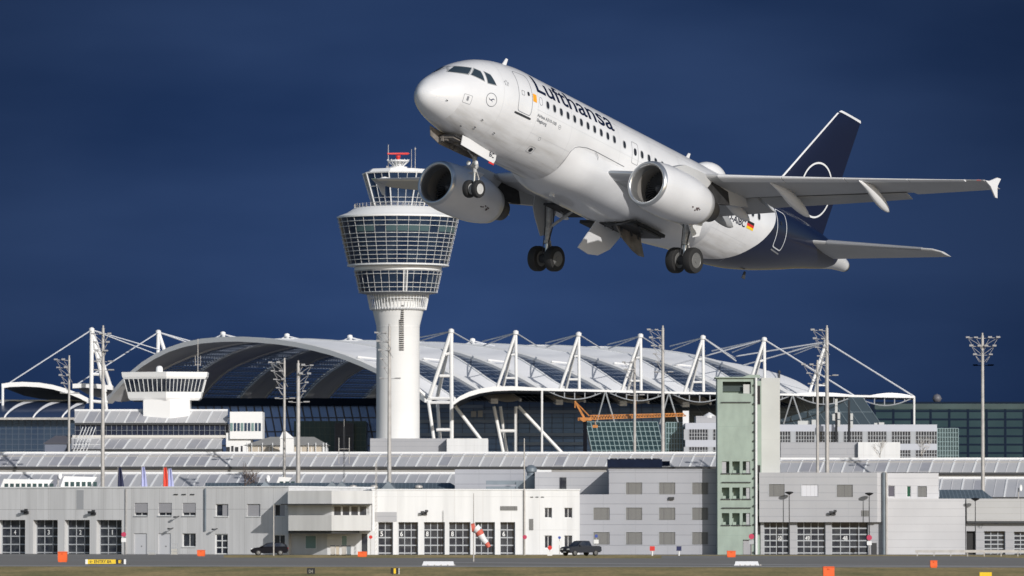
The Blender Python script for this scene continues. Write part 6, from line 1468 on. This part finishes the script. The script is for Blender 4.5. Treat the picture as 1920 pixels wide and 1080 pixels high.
# ================================================================ vehicles
def car(px, Y, rz, lab, paintc, pickup=False):
    p = W(px, 1043, Y); o = E('pickup_truck' if pickup else 'hatchback_car', (p.x, Y, 0), rz, lab, 'pickup' if pickup else 'car')
    pm = P('car_paint', paintc, .5, coat=0, spec=.12)
    L_, Wd = (5.1, 1.86) if pickup else (4.5, 1.8)
    if pickup: low = [(0,.55),(.05,.95),(.25,1.08),(1.35,1.18),(5.05,1.12),(5.1,.6),(4.9,.42),(.2,.36)]; roof = [(1.3,1.16),(2.05,1.78),(2.4,1.84),(3.35,1.82),(3.65,1.14)]
    else: low = [(0,.5),(.05,.78),(.35,.92),(1.15,1.02),(4.25,1.08),(4.48,1.0),(4.5,.5),(4.3,.3),(.2,.28)]; roof = [(1.05,1.0),(1.9,1.50),(2.4,1.58),(3.8,1.54),(4.25,1.35),(4.44,1.04)]
    hw = Wd/2
    rings = [[(x-L_/2, y*hw, z if k == 0 else .9*z+.1*(.7)) for x, z in low] for y, k in ((-1,1),(-.96,0),(.96,0),(1,1))]
    body = M().loft([[(x-L_/2, -hw, .7+(z-.7)*.86) for x, z in low], [(x-L_/2, -hw*.95, z) for x, z in low], [(x-L_/2, hw*.95, z) for x, z in low], [(x-L_/2, hw, .7+(z-.7)*.86) for x, z in low]]).obj('body', pm, o, ang=.6)
    z0 = roof[0][1]
    M().loft([[(x-L_/2+.0, s_*hw*(.92-.20*(z-z0)/.6), z) for x, z in roof] for s_ in (-1, 1)]).obj('cabin', pm, o)
    for s_ in (-1, 1):
        q = []
        cx = sum(x for x, z in roof)/len(roof); cz = sum(z for x, z in roof)/len(roof)
        for x, z in roof: xx = cx+(x-cx)*.86; zz = cz+(z-cz)*.74; q.append((xx-L_/2, s_*(hw*(.92-.20*(zz-z0)/.6)+.012), zz))
        M().poly(q).obj('side_window', dglass, o)
    a, b = roof[0], roof[1]; M().poly([(a[0]+.06-L_/2-.01, -hw*.82, a[1]+.06), (b[0]-.05-L_/2-.02, -hw*.7, b[1]-.02), (b[0]-.05-L_/2-.02, hw*.7, b[1]-.02), (a[0]+.06-L_/2-.01, hw*.82, a[1]+.06)]).obj('windscreen', dglass, o)
    if pickup: M().box(3.72-L_/2, 4.98-L_/2, -hw*.8, hw*.8, 1.06, 1.19).obj('load_bed', black, o)
    for x in (.85, L_-.95):
        for s_ in (-1, 1):
            R_ = .38 if pickup else .33; wo_ = M().rev([(R_*.6,-.11),(R_*.95,-.11),(R_,-.06),(R_,.06),(R_*.95,.11),(R_*.6,.11)], (x-L_/2, s_*(hw-.08), R_), 24, 'y').obj('wheel', rubber, o, ang=.7)
            M().rev([(R_*.62,-.10),(.02,-.12),(.02,.12),(R_*.62,.10)], (x-L_/2, s_*(hw-.07), R_), 12, 'y').obj('rim', hub, wo_)
    for s_ in (-1, 1): M().box(-L_/2-.02, -L_/2+.2, s_*hw*.62-.2, s_*hw*.62+.2, .72, .88).obj('headlight', frame_w, o); M().box(L_/2-.12, L_/2+.02, s_*hw*.8-.12, s_*hw*.8+.12, .8, 1.0).obj('tail_light', red, o)
    M().box(-L_/2-.03, -L_/2+.02, -.5, .5, .50, .70).obj('grille', black, o); M().box(-L_/2-.045, -L_/2-.031, -.26, .26, .42, .52).obj('number_plate', frame_w, o)
    for s_ in (-1, 1): M().box(roof[0][0]+.2-L_/2, roof[0][0]+.4-L_/2, s_*(hw+.1)-.08, s_*(hw+.1)+.08, z0, z0+.16).obj('mirror', pm, o)
    return o
car(505, 722, radians(6), 'dark hatchback car parked before the left hall', (.004,.004,.008))
car(1089, 712, radians(40), 'dark grey pickup truck parked before the corner of the white hall', (.035,.038,.047), True)
